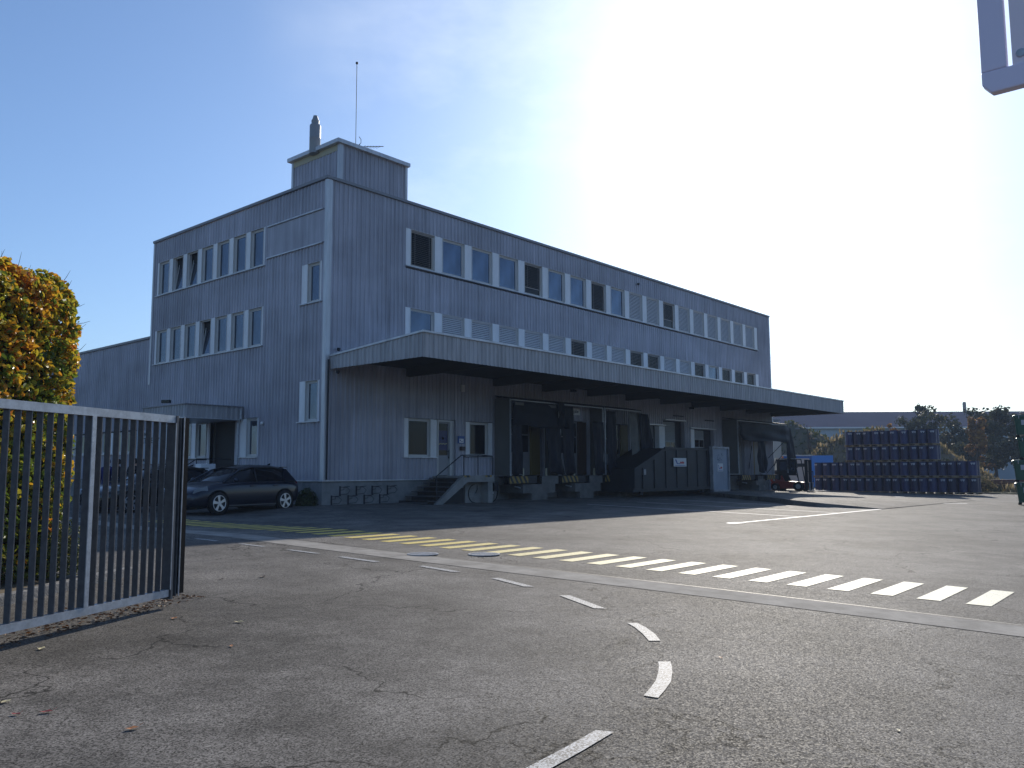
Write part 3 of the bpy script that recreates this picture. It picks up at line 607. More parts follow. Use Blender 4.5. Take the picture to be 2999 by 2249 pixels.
for x in (29.3, 31.0, 32.6): MB().tube([(x-29.1,-.95,2.6-.93),(x-29.1+1.5,-.02,.3)], .02, 6).build('strut', M_STEELD, s4)
MB().tube([(35.9-29.1,-.95,3.0-.93),(35.3-29.1,-.05,1.9-.93)], .022, 6).tube([(35.9-29.1,-.95,2.3-.93),(35.0-29.1,-.05,.9-.93)], .022, 6).build('strut', M_STEELD, s4)
mb = MB(); mb.box(.3,2.85,.1,.16,.0,2.5); mb.box(4.25,6.4,.1,.16,0,2.5); o = None
for a, b in ((29.5,31.9),(33.35,35.5)): oo = MB().box(a,b,.14,.18,.85,3.4).build('dock_door', mat('pale dock door', (.30,.29,.27), .6), bld); MB().box(a,a+.25,.1,.139,.85,3.4).build('side_panel', M_YEL, oo)
# levelers and piers
M_HAZ = bpy.data.materials.new('yellow black hazard stripes'); M_HAZ.use_nodes = True
tt = M_HAZ.node_tree; b_ = tt.nodes['Principled BSDF']; tc = tt.nodes.new('ShaderNodeTexCoord'); wv_ = tt.nodes.new('ShaderNodeTexWave'); mpp = tt.nodes.new('ShaderNodeMapping'); mpp.inputs['Rotation'].default_value = (0,R(32),0); wv_.inputs['Scale'].default_value = 1.3; gt = tt.nodes.new('ShaderNodeMath'); gt.operation = 'GREATER_THAN'; gt.inputs[1].default_value = .5
mx = tt.nodes.new('ShaderNodeMix'); mx.data_type = 'RGBA'; mx.inputs[6].default_value = (.02,.02,.02,1); mx.inputs[7].default_value = (.30,.19,.04,1)
tt.links.new(tc.outputs['Object'], mpp.inputs[0]); tt.links.new(mpp.outputs[0], wv_.inputs['Vector']); tt.links.new(wv_.outputs['Fac'], gt.inputs[0]); tt.links.new(gt.outputs[0], mx.inputs[0]); tt.links.new(mx.outputs[2], b_.inputs['Base Color']); b_.inputs['Roughness'].default_value = .6
def leveler(x0, x1, y, z, which):
    t = thing('dock_leveler', f'yellow and black striped dock leveler under the {which} dock shelter', 'dock leveler', (x0,y,z-.35), 0, 'striped dock levelers')
    w_ = x1-x0; MB().box(0,w_*.68,-.02,.02,.04,.33).build('striped_lip', M_HAZ, t); MB().box(w_*.68,w_,-.02,.02,.04,.33).build('side_lip', M_BLACK, t); MB().box(0,w_,.02,.9,.28,.34).build('platform', M_STEELD, t)
    for u in (-.12, w_+.12): MB().box(u-.08,u+.08,-.08,.1,.0,.34).build('bumper', M_RUB, t)
    MB().tube([(w_*.4,0,-.15),(w_*.4,.3,-.1)], .03, 8).build('hydraulic_ram', M_GALV, t)
leveler(8.6, 10.4, -.86, .93, 'first'); leveler(12.1, 13.9, -.86, .93, 'second'); leveler(15.4, 17.2, -.86, .93, 'third'); leveler(27.9+1.5, 31.3, -.96, .85, 'far right, left bay of the'); leveler(32.9, 34.7, -.96, .85, 'far right, right bay of the')
for a, b, c, d in ((9.4,11.55,9.95,11.0),(13.0,14.95,13.35,14.4),(16.2,17.9,16.6,17.6),(31.5,32.7,31.8,32.5)):
    dp = MB().box(a,b,-.95,.36,.2,.57).box(c,d,-.95,.36,-.6,.2).build('dock_pier', M_CONCD, bld)
MB().box(7.75,8.15,-.5,.06,-.2,.78).box(8.15,8.9,-.3,.36,.55,.9).build('dock_pier', M_CONCD, bld)
for a, b in ((10.7,11.85),(14.15,15.2),(17.45,18.6)): MB().box(a,b,-.9,.3,.57,.92).build('dock_block', M_CONCD, bld)
for i, x in enumerate((9.42,10.95,12.95,14.5,16.45,17.3)): tag(MB().box(-.035,.035,-.03,.03,0,.32).build('guide_post', mat('cream post', (.5,.46,.33), .6)), f'short pale guide post at the {["left","right"][i%2]} of the {["first","second","third"][i//2]} dock opening', 'post', 'guide posts at the docks').location = (x,-.93,.92)
# ---- side stairs
st = thing('side_stairs', 'dark steel steps with pale concrete cheek climbing to the side door', 'stairs', (3.3,-1.6,0))
mb = MB()
for i in range(6): mb.box(.05+.3*i, .4+.3*i, .0, 1.5, -.1+.165*(i+1)-.03, -.1+.165*(i+1))
mb.box(.05,.08,0,1.5,-.1,.07)
for i in range(6): mb.box(.37+.3*i,.4+.3*i,0,1.5,-.1+.165*i+.0,-.1+.165*(i+1)-.03)
mb.build('treads', M_STEP, st)
mb = MB(); mb.prism([(.25,-.14,-.15),(.55,-.14,-.15),(1.98,-.14,.72),(2.35,-.14,.72),(2.35,-.14,.97),(1.78,-.14,.97)], (0,.16,0)); mb.build('cheek', M_CONC, st)
mb = MB(); mb.box(1.83,3.45,.02,1.62,.82,.955); mb.box(2.35,3.45,-.14,.02,.72,.97); mb.build('landing', M_CONC, st)
mb = MB(); mb.box(2.3,3.4,.3,.4,-.15,.82); mb.box(3.15,3.4,-.1,.3,-.15,.72); mb.build('landing_wall', M_CONC, st); MB().box(1.25,2.2,.28,.3,-.1,.5).build('cellar_grate', M_DARK, st)
mb = MB(); mb.tube([(.45,-.06,.95),(1.72,-.06,1.72),(2.75,-.06,1.74),(3.42,-.06,1.70)], .022); mb.tube([(.45,-.06,.1),(.45,-.06,.95)], .018); mb.tube([(1.85,-.06,.95),(1.85,-.06,1.72)], .018); mb.tube([(2.62,-.06,.95),(2.62,-.06,1.73)], .018); mb.tube([(3.42,-.06,.95),(3.42,-.06,1.7)], .018); mb.tube([(3.42,-.06,1.7),(3.42,1.5,1.7)], .018); mb.build('handrail', M_STEELD, st)
for a, b in ((1.78,2.1),(2.95,3.3)): MB().box(a,b,-.148,-.13,.90,.975).box(a,b,-.14,.05,.971,.978).build('hazard_tape', M_HAZ, st)
# ---- wall bike racks
r0 = None
def rack_mb():
    m_ = MB(); m_.box(-.015,.015,-.01,.03,0,.34); m_.tube([(0,0,.31),(.06,-.30,.30),(.14,-.36,.20),(.10,-.30,.08),(0,0,.05)], .009, 6); m_.tube([(.16,0,.31),(.20,-.26,.33)], .009, 6); m_.tube([(0,0,.20),(.16,0,.22),(.16,0,.31)], .008, 6); return m_
for i in range(8):
    up = i % 2; x = .42+.355*i
    if r0 is None: r0 = rack_mb().build('bicycle_rack', M_STEELD); o = r0
    else: o = r0.copy(); COL.objects.link(o)
    o.location = (x, .02, .29 if up else -.02)
    tag(o, f'wire bicycle rack on the concrete plinth, {["first","second","third","fourth"][i//2]} from the left in the {"upper" if up else "lower"} row', 'bicycle rack', 'wire bicycle racks on the plinth')
# ---- bicycle
bk = thing('bicycle', 'black city bicycle with a pannier leaning near the stair landing', 'bicycle', (6.65,-1.25,G(6.6,-1.2)), R(4))
def wheel(x, nm):
    mb = MB(); n = 36; base = 0
    mb.tube([(x+.34*math.cos(a),0,.345+.34*math.sin(a)) for a in [2*math.pi*i/n for i in range(n+1)]], .017, 6, False)
    o = mb.build(nm, M_RUB, bk); sp = MB()
    for i in range(14): a = 2*math.pi*i/14; sp.tube([(x,.02*(-1)**i,.345),(x+.33*math.cos(a),0,.345+.33*math.sin(a))], .002, 4, False)
    sp.build('spokes', M_GALV, o); MB().lathe([(.03,-.05),(.03,.05)], 10, 'y', (x,0,.345)).build('hub', M_GALV, o)
wheel(-.55, 'front_wheel'); wheel(.55, 'rear_wheel')
mb = MB(); BB, HD, ST_ = (.08,0,.30), (-.35,0,.80), (.22,0,.78)
for a, b in ((BB,HD),(BB,ST_),((-.34,0,.72),(.16,0,.52)),(BB,(.55,0,.345)),(ST_,(.55,0,.345)),((-.33,0,.86),(-.38,0,.70))): mb.tube([a,b], .018, 8)
mb.build('frame', M_STEELD, bk)
MB().tube([(-.38,.0,.72),(-.44,.06,.5),(-.55,.06,.345)], .013, 6).tube([(-.38,.0,.72),(-.44,-.06,.5),(-.55,-.06,.345)], .013, 6).build('fork', M_STEELD, bk)
MB().tube([(-.33,0,.84),(-.31,0,1.0)], .014, 6).tube([(-.12,-.28,.99),(-.28,-.22,1.02),(-.33,0,1.0),(-.28,.22,1.02),(-.12,.28,.99)], .013, 6).build('handlebar', M_STEELD, bk)
MB().lathe([(.0,-.04),(.09,-.02),(.10,.02),(.04,.05),(.0,.05)], 12, 'z', (.27,0,.95)).tube([ST_,(.27,0,.93)], .014, 6).build('saddle', M_RUB, bk)
MB().box(.35,.80,-.05,.05,.73,.745).tube([(.75,.05,.74),(.56,.07,.35)], .006, 5).tube([(.75,-.05,.74),(.56,-.07,.35)], .006, 5).build('luggage_rack', M_STEELD, bk)
bevel(MB().box(.42,.72,-.2,-.06,.42,.74).build('pannier', M_TARP, bk), .03); MB().box(.0,.2,-.03,.03,.2,.42).build('chain_case', M_STEELD, bk)
MB().lathe([(.0,-.03),(.035,-.02),(.035,.03),(0,.04)], 10, 'x', (-.47,0,.82)).build('headlight', M_GALV, bk)
# ------------------------------------------------------------------ cars
M_TYRE = mat('tyre rubber', (.012,.012,.013), .75); M_ALLOY = mat('silver alloy', (.62,.62,.64), .3, .6); M_LAMP = mat('headlamp glass', (.35,.38,.42), .1, .2, .7); M_TAIL = mat('tail lamp red', (.18,.01,.01), .2)
def car(name, label, loc, rz, paint, roof_paint, rack=False):
    t = thing(name, label, 'car', loc, rz, 'cars parked in front of the gable wall')
    St = [(-2.14,.38,.80,.66),(-2.06,.26,.93,.80),(-1.75,.20,.985,.87),(-1.2,.18,.99,.893),(0,.17,.985,.90),(.85,.17,.975,.90),(1.25,.18,.925,.895),(1.7,.18,.83,.87),(2.02,.20,.70,.78),(2.13,.28,.58,.62)]
    mb = MB(); n = 0
    for x, zb, zs, w_ in St:
        half = [(0,zb),(w_*.86,zb),(w_*.985,zb+.10),(w_,(zb+zs)/2),(w_*.985,zs-.13),(w_*.90,zs-.02),(w_*.5,zs+.012),(0,zs+.02)]
        ring = half+[(-y_,z) for y_, z in half[-2:0:-1]]; n = len(ring); mb.v += [(x,y_,z) for y_, z in ring]
    for i in range(len(St)-1):
        for k in range(n): k2 = (k+1)%n; mb.f.append((i*n+k,i*n+k2,(i+1)*n+k2,(i+1)*n+k))
    mb.f.append(tuple(range(n))); mb.f.append(tuple((len(St)-1)*n+k for k in range(n)))
    o = mb.build('body', paint, t, smooth=True); md = o.modifiers.new('s', 'SUBSURF'); md.levels = md.render_levels = 2
    Gs = [(1.02,.955,.74),(.30,1.34,.60),(-.15,1.435,.585),(-1.0,1.44,.57),(-1.62,1.37,.54),(-1.98,1.0,.66)]
    mb = MB(); n = 7
    for x, zr, wt in Gs:
        zz = .93; b2 = .80 if zr > 1.02 else .76
        mb.v += [(x,-b2,min(zz,zr-.02)),(x,-wt,zr-.06),(x,-wt*.8,zr),(x,0,zr+.02),(x,wt*.8,zr),(x,wt,zr-.06),(x,b2,min(zz,zr-.02))]
    for i in range(len(Gs)-1):
        for k in range(n-1): mb.f.append((i*n+k,i*n+k+1,(i+1)*n+k+1,(i+1)*n+k))
    mb.f += [tuple(range(n)), tuple(5*n+k for k in range(n))]
    gh = mb.build('windows', M_GLASSD, t, smooth=False); auto_smooth(gh, 50)
    # roof skin and pillars
    rf = MB(); rows = [(.33,1.335,.60),(-.15,1.435,.585),(-1.0,1.44,.57),(-1.66,1.355,.55)]
    for x, zr, wt in rows: rf.v += [(x,-wt-.012,zr-.055),(x,-wt*.8,zr+.012),(x,0,zr+.032),(x,wt*.8,zr+.012),(x,wt+.012,zr-.055)]
    for i in range(3):
        for k in range(4): rf.f.append((i*5+k,i*5+k+1,(i+1)*5+k+1,(i+1)*5+k))
    rf.build('roof', roof_paint, t, smooth=True, fix=True)
    for s in (-1, 1):
        MB().tube([(1.05,s*.76,.93),(.32,s*.61,1.30),(-.15,s*.60,1.385),(-1.0,s*.59,1.385),(-1.62,s*.56,1.31)], .028, 6).tube([(-.22,s*.80,.95),(-.27,s*.60,1.38)], .022, 6).build('pillar', paint, t, smooth=True)
        MB().prism([(-1.35,s*.805,.95),(-1.95,s*.74,.95),(-1.66,s*.57,1.33),(-1.5,s*.59,1.34)], (0,s*.012,0)).build('rear_pillar', paint, t)
        for x in (1.30, -1.33):
            arch = MB().lathe([(0,0),(.385,0),(.385,.02),(0,.02)], 28, 'y', (x,(s*.885 if s > 0 else s*.905),.33)).build('wheel_arch', M_RUB, t)
            wl = MB().lathe([(.20,-.10),(.30,-.10),(.325,-.07),(.33,0),(.325,.07),(.30,.10),(.20,.10)], 32, 'y', (x,s*.83,.33)).build('wheel', M_TYRE, t, smooth=True)
            rm = MB(); yo = s*.932
            rm.tube([(x+.225*math.cos(a),yo,.33+.225*math.sin(a)) for a in [2*math.pi*i/28 for i in range(29)]], .012, 6, False)
            for k in range(5):
                a = 2*math.pi*k/5+.3; c_, d_ = math.cos(a), math.sin(a)
                q = [(.05,-.035),(.215,-.075),(.225,.03),(.12,.02),(.05,.035)]
                rm.prism([(x+c_*r_-d_*p_, yo+(.0), .33+d_*r_+c_*p_) for r_, p_ in q], (0,-s*.03,0))
            rm.lathe([(0,-.01),(.055,-.01),(.055,.01),(0,.01)], 14, 'y', (x,yo,.33)); rm.build('rim', M_ALLOY, wl)
        MB().prism([(1.62,s*.80,.70),(2.02,s*.62,.62),(2.0,s*.66,.72),(1.66,s*.80,.84)], (.03,s*.045,.0)).build('headlight', M_LAMP, t)
        MB().prism([(-1.98,s*.70,.80),(-2.12,s*.60,.80),(-2.08,s*.60,.93),(-1.95,s*.72,.93)], (-.02,s*.05,0)).build('tail_light', M_TAIL, t)
        m_ = MB().lathe([(.0,-.09),(.06,-.06),(.075,0),(.05,.06),(0,.08)], 10, 'y', (.72,s*.95,1.0)).build('mirror', paint, t, smooth=True)
        MB().box(-1.15,.95,s*.885-.01,s*.885+.012,.235,.262).build('sill_trim', mat('dark grey trim', (.09,.09,.1), .35), t)
        for x in (.0, -.95): MB().box(x-.1,x+.1,s*.893-.012,s*.893+.018,.80,.83).build('door_handle', paint, t)
    MB().box(2.06,2.135,-.26,.26,.40,.51).build('number_plate', M_WHITE, t); MB().box(2.03,2.10,-.5,.5,.54,.62).build('grille', M_BLACK, t)
    MB().prism([(-1.35,-.01,1.45),(-1.5,-.01,1.45),(-1.53,-.01,1.52)], (0,.02,0)).build('roof_aerial', M_RUB, t)
    MB().box(-1.75,-1.52,-.52,.52,1.375,1.40).build('spoiler', paint, t)
    return t
P_NAVY = mat('dark blue metallic paint', (.006,.010,.024), .28, .2, .4, coat=.5); P_BLK = mat('black car paint', (.005,.006,.008), .25, .1, coat=.5); P_SLV = mat('blue silver car paint', (.10,.14,.20), .25, .5, coat=.8)
car('hatchback', 'dark blue hatchback with silver five spoke wheels parked nose towards the gate', (-3.19,.24,G(-3.5,-.3)+.0), R(180+11), P_NAVY, P_BLK)
car('dark_saloon', 'black car half hidden behind the dark blue hatchback', (-4.3,3.25,-.12), R(180+8), P_BLK, P_BLK)
car('silver_blue_car', 'silver blue car seen between the hedge and the people behind the gate', (-7.9,7.4,-.12), R(180+20-180), P_SLV, P_SLV)
# ------------------------------------------------------------------ people behind the gate
M_SKIN = mat('skin', (.45,.26,.19), .6); M_HAIR = mat('dark hair', (.02,.014,.01), .7)
def person(label, loc, rz, h, top, trous, hairm=M_HAIR, arm=0):
    k = h/1.78
    J = {'pel':(0,0,.95),'sp':(0,.0,1.15),'ch':(0,0,1.36),'nk':(0,0,1.50),'hd':(0,-.02,1.60),'ht':(0,-.01,1.72)}
    V = [('pel',.145),('sp',.135),('ch',.155),('nk',.055),('hd',.085),('ht',.075)]; names = [v[0] for v in V]; rad = [v[1] for v in V]; E_ = [(0,1),(1,2),(2,3),(3,4),(4,5)]
    pts = [J[n] for n in names]
    def ad(p, r, par): pts.append(p); rad.append(r); E_.append((par, len(pts)-1)); return len(pts)-1
    hands = []
    for s in (-1, 1):
        a = ad((s*.17,0,1.43), .065, 2); b = ad((s*.235,.02,1.15), .048, a)
        if arm and s > 0: c = ad((s*.20,-.22,1.12), .034, b); hp = (s*.17,-.30,1.13)
        else: c = ad((s*.25,-.03,.90), .034, b); hp = (s*.25,-.05,.81)
        d = ad(hp, .028, c); hands.append((s, Vector(pts[c]), Vector(hp)))
        l = ad((s*.10,0,.86), .095, 0); kn = ad((s*.115,-.02,.49), .062, l); an = ad((s*.12,.03,.10), .042, kn); ad((s*.13,-.14,.045), .036, an)
    me = bpy.data.meshes.new('body'); me.from_pydata([tuple(Vector(p)*k) for p in pts], E_, []); o = bpy.data.objects.new('body', me); COL.objects.link(o)
    md = o.modifiers.new('skin', 'SKIN'); sv = me.skin_vertices[0].data
    for i, r in enumerate(rad): sv[i].radius = (r*k, r*k*(.78 if i in (0,1,2) else 1)); sv[i].use_root = i == 0
    md2 = o.modifiers.new('sub', 'SUBSURF'); md2.levels = md2.render_levels = 2
    bpy.context.view_layer.update(); em = bpy.data.meshes.new_from_object(o.evaluated_get(bpy.context.evaluated_depsgraph_get())); bpy.data.objects.remove(o)
    bm = bmesh.new(); bm.from_mesh(em)
    fm = MB()
    for s, wv2, hv in hands:
        d = (hv-wv2).normalized(); side = Vector((0,1,0)) if abs(d.z) > .6 else Vector((1,0,0))
        for q, (of, ln) in enumerate(((-.027,.065),(-.009,.078),(.009,.074),(.026,.058))): p0 = hv+side*of; fm.tube([p0, p0+d*ln*.55, p0+d*ln+Vector((-s*.015,-.01,0))], [.009,.0085,.006], 6)
        p0 = hv-d*.03-side*.03; fm.tube([p0, p0+d*.03-side*.025, p0+d*.06-side*.03], [.011,.009,.007], 6)
    fm.tube([(0,-.095,1.625),(0,-.122,1.60),(0,-.10,1.59)], [.008,.015,.01], 6)
    for s in (-1,1): fm.tube([(s*.083,0,1.63),(s*.094,.012,1.61),(s*.085,.0,1.585)], .012, 6)
    tmp = bpy.data.meshes.new('t'); tmp.from_pydata([tuple(Vector(p)*k) for p in fm.v], [], fm.f); bm.from_mesh(tmp); bm.to_mesh(em); bm.free(); em.name = 'person'
    em.materials.clear()
    for m_ in (top, trous, M_SKIN, M_RUB, M_BLACK): em.materials.append(m_)
    for p in em.polygons:
        c = p.center/k
        p.material_index = 3 if c.z < .08 else (2 if c.z > 1.50 or (c.z < .87 and abs(c.x) > .2) or (arm and c.y < -.24 and c.z > 1.0 and c.z < 1.3) else (1 if c.z < .93 and abs(c.x) < .2 else 0))
    em.shade_smooth(); b = link_mesh('person', em, None, loc); b.rotation_euler = (0,0,rz); tag(b, label, 'person', 'people talking by the parked cars')
    hm = MB(); hm.lathe([(.0,.115),(.05,.108),(.085,.07),(.098,.02),(.095,-.03),(.075,-.06)], 16, 'z', (0,.012,1.645)); hm.v = [tuple(Vector(v)*k) for v in hm.v]
    ho = hm.build('hair', hairm, b, smooth=True, fix=False)
    ey = MB()
    for s in (-1,1): ey.lathe([(0,-.008),(.009,0),(0,.008)], 8, 'y', (s*.032*k,-.088*k-.0,1.632*k))
    ey.build('eyes', M_BLACK, b); mo = MB().box(-.025*k,.025*k,-.096*k,-.088*k,1.562*k,1.568*k).build('mouth', mat('lips', (.25,.08,.07), .6), b)
    return b
M_BLUC = mat('blue overall cloth', (.015,.02,.12), .85); M_DKC = mat('dark jacket cloth', (.014,.014,.018), .85)
person('person in a bright blue overall standing behind the gate bars', (-5.25,4.45,-.14), R(-60), 1.75, M_BLUC, M_BLUC, mat('blue cap', (.012,.015,.09), .8))
person('bareheaded person in a dark jacket standing next to the one in blue', (-5.0,4.25,-.14), R(-150), 1.74, M_DKC, M_DKC)
person('person in a dark coat and flat dark cap, nearest to the hatchback', (-4.62,3.85,-.14), R(160), 1.76, M_DKC, M_DKC, arm=1)
# ------------------------------------------------------------------ compactor container
cp = thing('waste_compactor', 'dark steel waste container with sloped left end and pale blue right door by the shutters', 'container', (15.6,-2.25,-.02))
mb = MB(); mb.prism([(.25,0,.15),(.25,0,1.25),(1.4,0,1.66),(2.95,0,2.24),(7.4,0,2.30),(7.4,0,.18)], (0,1.9,0)); M_CPB = mat('compactor black paint', (.018,.021,.028), .55, 0, .4, .4, (1.5,1.5,1.5)); bevel(mb.build('body', M_CPB, cp), .03)
for i in range(7): x = .9+i*1.05; MB().box(x,x+.09,-.045,.01,.2,min(2.15,1.25+.42*i)).build('rib', M_CPB, cp)
MB().box(0,7.4,-.07,0,.16,.30).box(2.9,7.4,-.05,0,2.18,2.29).build('side_rail', M_CPB, cp)
M_BLUG = mat('pale blue grey container paint', (.24,.29,.37), .45, 0, .5, .25, (1.4,1.4,.7)); M_BLUF = mat('light container frame', (.33,.34,.37), .5, 0, .5, .4, (3,3,3))
dp = MB().box(7.5,9.25,-.16,-.10,.12,2.3).build('end_door', M_BLUG, cp)
mb = MB(); mb.box(7.42,7.5,-.24,-.06,.05,2.40).box(9.25,9.33,-.24,-.06,.05,2.40).box(7.5,9.25,-.24,-.06,2.3,2.40).box(7.42,9.33,-.24,-.06,.02,.12); mb.build('door_frame', M_BLUF, dp)
MB().box(7.45,9.3,-.06,1.9,.1,2.34).build('rear_section', M_STEELD, cp)
def logo(px, pz, w_, h_, y):
    s = MB().box(px-w_/2,px+w_/2,y-.012,y,pz-h_/2,pz+h_/2).build('sticker', mat('sticker white', (.55,.56,.58), .4), cp)
    MB().prism([(px-.40*w_,y-.013,pz+.32*h_),(px-.30*w_,y-.013,pz+.32*h_),(px-.20*w_,y-.013,pz-.12*h_),(px+.02*w_,y-.013,pz-.12*h_),(px-.02*w_,y-.013,pz-.2*h_),(px-.26*w_,y-.013,pz-.2*h_)], (0,-.003,0)).build('emblem_mark', M_BLUEP, s)
    MB().prism([(px-.02*w_,y-.013,pz-.08*h_),(px+.02*w_,y-.013,pz+.10*h_),(px+.10*w_,y-.013,pz+.03*h_),(px+.2*w_,y-.013,pz+.12*h_),(px+.32*w_,y-.013,pz+.0*h_),(px+.30*w_,y-.013,pz-.16*h_),(px+.02*w_,y-.013,pz-.16*h_)], (0,-.003,0)).build('emblem_figure', M_REDP, s)
    MB().box(px-.4*w_,px+.4*w_,y-.016,y-.013,pz-.40*h_,pz-.34*h_).build('print_line', M_BLUEP, s)
logo(4.3, 1.55, 1.25, .42, -.07); logo(8.38, 1.30, .62, .42, -.16)
mb = MB(); rn = random.Random(4)
for i in range(14): x, z = 8.05+rn.uniform(0,.6), 1.62+rn.uniform(0,.5); mb.tube([(x,-.163,z),(x+rn.uniform(-.09,.09),-.163,z+rn.uniform(-.09,.09))], .011, 4)
mb.build('graffiti', mat('dark blue scribble', (.03,.045,.10), .7), dp)
MB().box(.9,1.2,-.03,0,.95,1.2).build('sticker', M_BLUF, cp)
for x in (.9, 6.8, 8.4): MB().lathe([(.09,-.06),(.09,.06)], 14, 'y', (x,.1,.09)).build('roller', M_STEELD, cp)
# ------------------------------------------------------------------ sliding gate
GX, GY, GZ = -12.92, -15.10, -.27
gt_ = thing('metal_gate', 'galvanised steel gate of upright flat bars standing open at the left', 'gate', (GX,GY,GZ), R(26.95+180))
MB().box(.13,5.2,-.035,.035,.13,.20).build('bottom_rail', M_GALV, gt_)
mb = MB(); mb.prism([(.12,-.035,1.91),(.05,-.035,1.985),(5.2,-.035,1.985),(5.2,-.035,1.91)], (0,.07,0)); mb.build('top_rail', M_GALV, gt_)
M_GALV_SHADE = mat('shaded galvanised bar', (.145,.145,.15), .7, .2, .3, .25, (10,10,10))  # darker galvanised copy, shade painted in for faces turned from the sun
for x in (1.265, 3.70): mp_ = MB().box(x,x+.05,.031,.04,.2,1.91).build('mid_post', M_GALV, gt_); MB().box(x+.002,x+.048,-.045,.031,.2,1.91).build('shaded_web', M_GALV_SHADE, mp_)  # front strip in the lit steel, side in its shaded copy
MB().box(.085,.115,-.07,.05,.10,1.985).box(.0,.085,-.03,-.01,.12,1.97).box(.0,.02,-.05,.03,.12,1.97).build('end_post', M_GALV_SHADE, gt_)
MB().box(.117,.127,.042,.050,.20,1.91).build('stop_strip', M_GALV, gt_)
MB().box(-.10,-.004,-.03,.045,.14,1.97).build('rubber_edge', M_RUB, gt_)
MB().box(-.012,-.001,.046,.056,.12,1.98).build('edge_profile', M_GALV, gt_)
bars = MB().box(-.005,.005,-.03,.03,.2,1.91).mesh('bar', M_GALV_SHADE)
xs = [.15+.1145*i for i in range(1,10)]+[1.425+.1145*i for i in range(20)]+[3.86+.1145*i for i in range(12)]
for x in xs: link_mesh('bar', bars, gt_, (x,0,0))
# ------------------------------------------------------------------ leaves
def leaf_mat(name, stops, trans=.5, rough=.5):
    m = bpy.data.materials.new(name); m.use_nodes = True; t = m.node_tree; b = t.nodes['Principled BSDF']; L = t.links.new
    a = t.nodes.new('ShaderNodeAttribute'); a.attribute_name = 'tint'; r = t.nodes.new('ShaderNodeValToRGB'); L(a.outputs['Fac'], r.inputs[0])
    el = r.color_ramp.elements
    while len(el) < len(stops): el.new(.5)
    for e, (p, c) in zip(el, stops): e.position = p; e.color = (*c, 1)
    L(r.outputs[0], b.inputs['Base Color']); b.inputs['Roughness'].default_value = rough; b.inputs['Specular IOR Level'].default_value = .5
    tr = t.nodes.new('ShaderNodeBsdfTranslucent'); L(r.outputs[0], tr.inputs[0]); mx = t.nodes.new('ShaderNodeMixShader'); mx.inputs[0].default_value = trans
    L(b.outputs[0], mx.inputs[1]); L(tr.outputs[0], mx.inputs[2]); L(mx.outputs[0], t.nodes['Material Output'].inputs[0]); return m
def leaves(name, pts, m, parent=None, loc=None, shape='leaf'):
    """pts: (pos, normal, size, tint, rng)"""
    V, F, T = [], [], []
    for p, n, s, ti, rn in pts:
        n = Vector(n)
        if n.length < .01: n = Vector((0,0,1))
        n.normalize(); a = Vector((rn.uniform(-1,1), rn.uniform(-1,1), rn.uniform(-.8,.4))); t = (a-n*a.dot(n))
        if t.length < .01: t = n.orthogonal()
        t.normalize(); b = n.cross(t); k = len(V); p = Vector(p)
        if shape == 'leaf':
            up = n*s*.18
            V += [tuple(p-t*s*.5), tuple(p-t*s*.12+b*s*.30+up), tuple(p+t*s*.28+b*s*.22+up), tuple(p+t*s*.55), tuple(p+t*s*.28-b*s*.22+up), tuple(p-t*s*.12-b*s*.30+up)]
            F += [(k,k+1,k+2,k+3), (k,k+3,k+4,k+5)]; T += [ti]*6
        else:
            V += [tuple(p-t*s*.5), tuple(p+b*s*.42), tuple(p+t*s*.5), tuple(p-b*s*.42)]; F += [(k,k+1,k+2,k+3)]; T += [ti]*4
    me = bpy.data.meshes.new(name); me.from_pydata(V, [], F); me.materials.append(m)
    at_ = me.attributes.new('tint', 'FLOAT', 'POINT'); at_.data.foreach_set('value', T)
    return link_mesh(name, me, parent, loc or (0,0,0))
M_BEECH = leaf_mat('beech leaves', [(0,(.05,.09,.015)),(.3,(.16,.22,.03)),(.5,(.50,.42,.04)),(.68,(.72,.40,.03)),(.85,(.58,.20,.025)),(1,(.20,.08,.03))], .5, .35)
M_PRIV = leaf_mat('small shrub leaves', [(0,(.03,.05,.012)),(.6,(.10,.13,.03)),(1,(.30,.24,.05))], .4, .4)
M_BARK = mat('bark', (.09,.07,.055), .9, 0, .2, .3, (8,8,2))
hd = thing('beech_hedge', 'tall clipped beech hedge with green, yellow and orange autumn leaves behind the gate', 'hedge', (-13.0,-13.05,-.2), R(35))
rn = random.Random(11); pts = []
HX0, HX1, HY0, HY1, HZ0, HZ1 = -3.6, .36, .28, 1.55, .12, 3.76
def hsurf():
    """a point on the rounded box with its normal"""
    f = rn.random()
    if f < .46: p = Vector((rn.uniform(HX0,HX1), HY0, rn.uniform(HZ0,HZ1))); n = Vector((0,-1,0))
    elif f < .66: p = Vector((HX1, rn.uniform(HY0,HY1), rn.uniform(HZ0,HZ1))); n = Vector((1,0,0))
    elif f < .78: p = Vector((rn.uniform(HX0,HX1), HY1, rn.uniform(HZ0,HZ1))); n = Vector((0,1,0))
    elif f < .82: p = Vector((HX0, rn.uniform(HY0,HY1), rn.uniform(HZ0,HZ1))); n = Vector((-1,0,0))
    else: p = Vector((rn.uniform(HX0,HX1), rn.uniform(HY0,HY1), HZ1)); n = Vector((0,0,1))
    r = .42; c = Vector((min(max(p.x,HX0+r),HX1-r), min(max(p.y,HY0+r),HY1-r), min(p.z,HZ1-r))); d = p-c
    if d.length > r: n = d.normalized(); p = c+n*r
    low = max(0, 1-p.z/1.0); p -= Vector((n.x,n.y,0))*low*.22
    return p, n
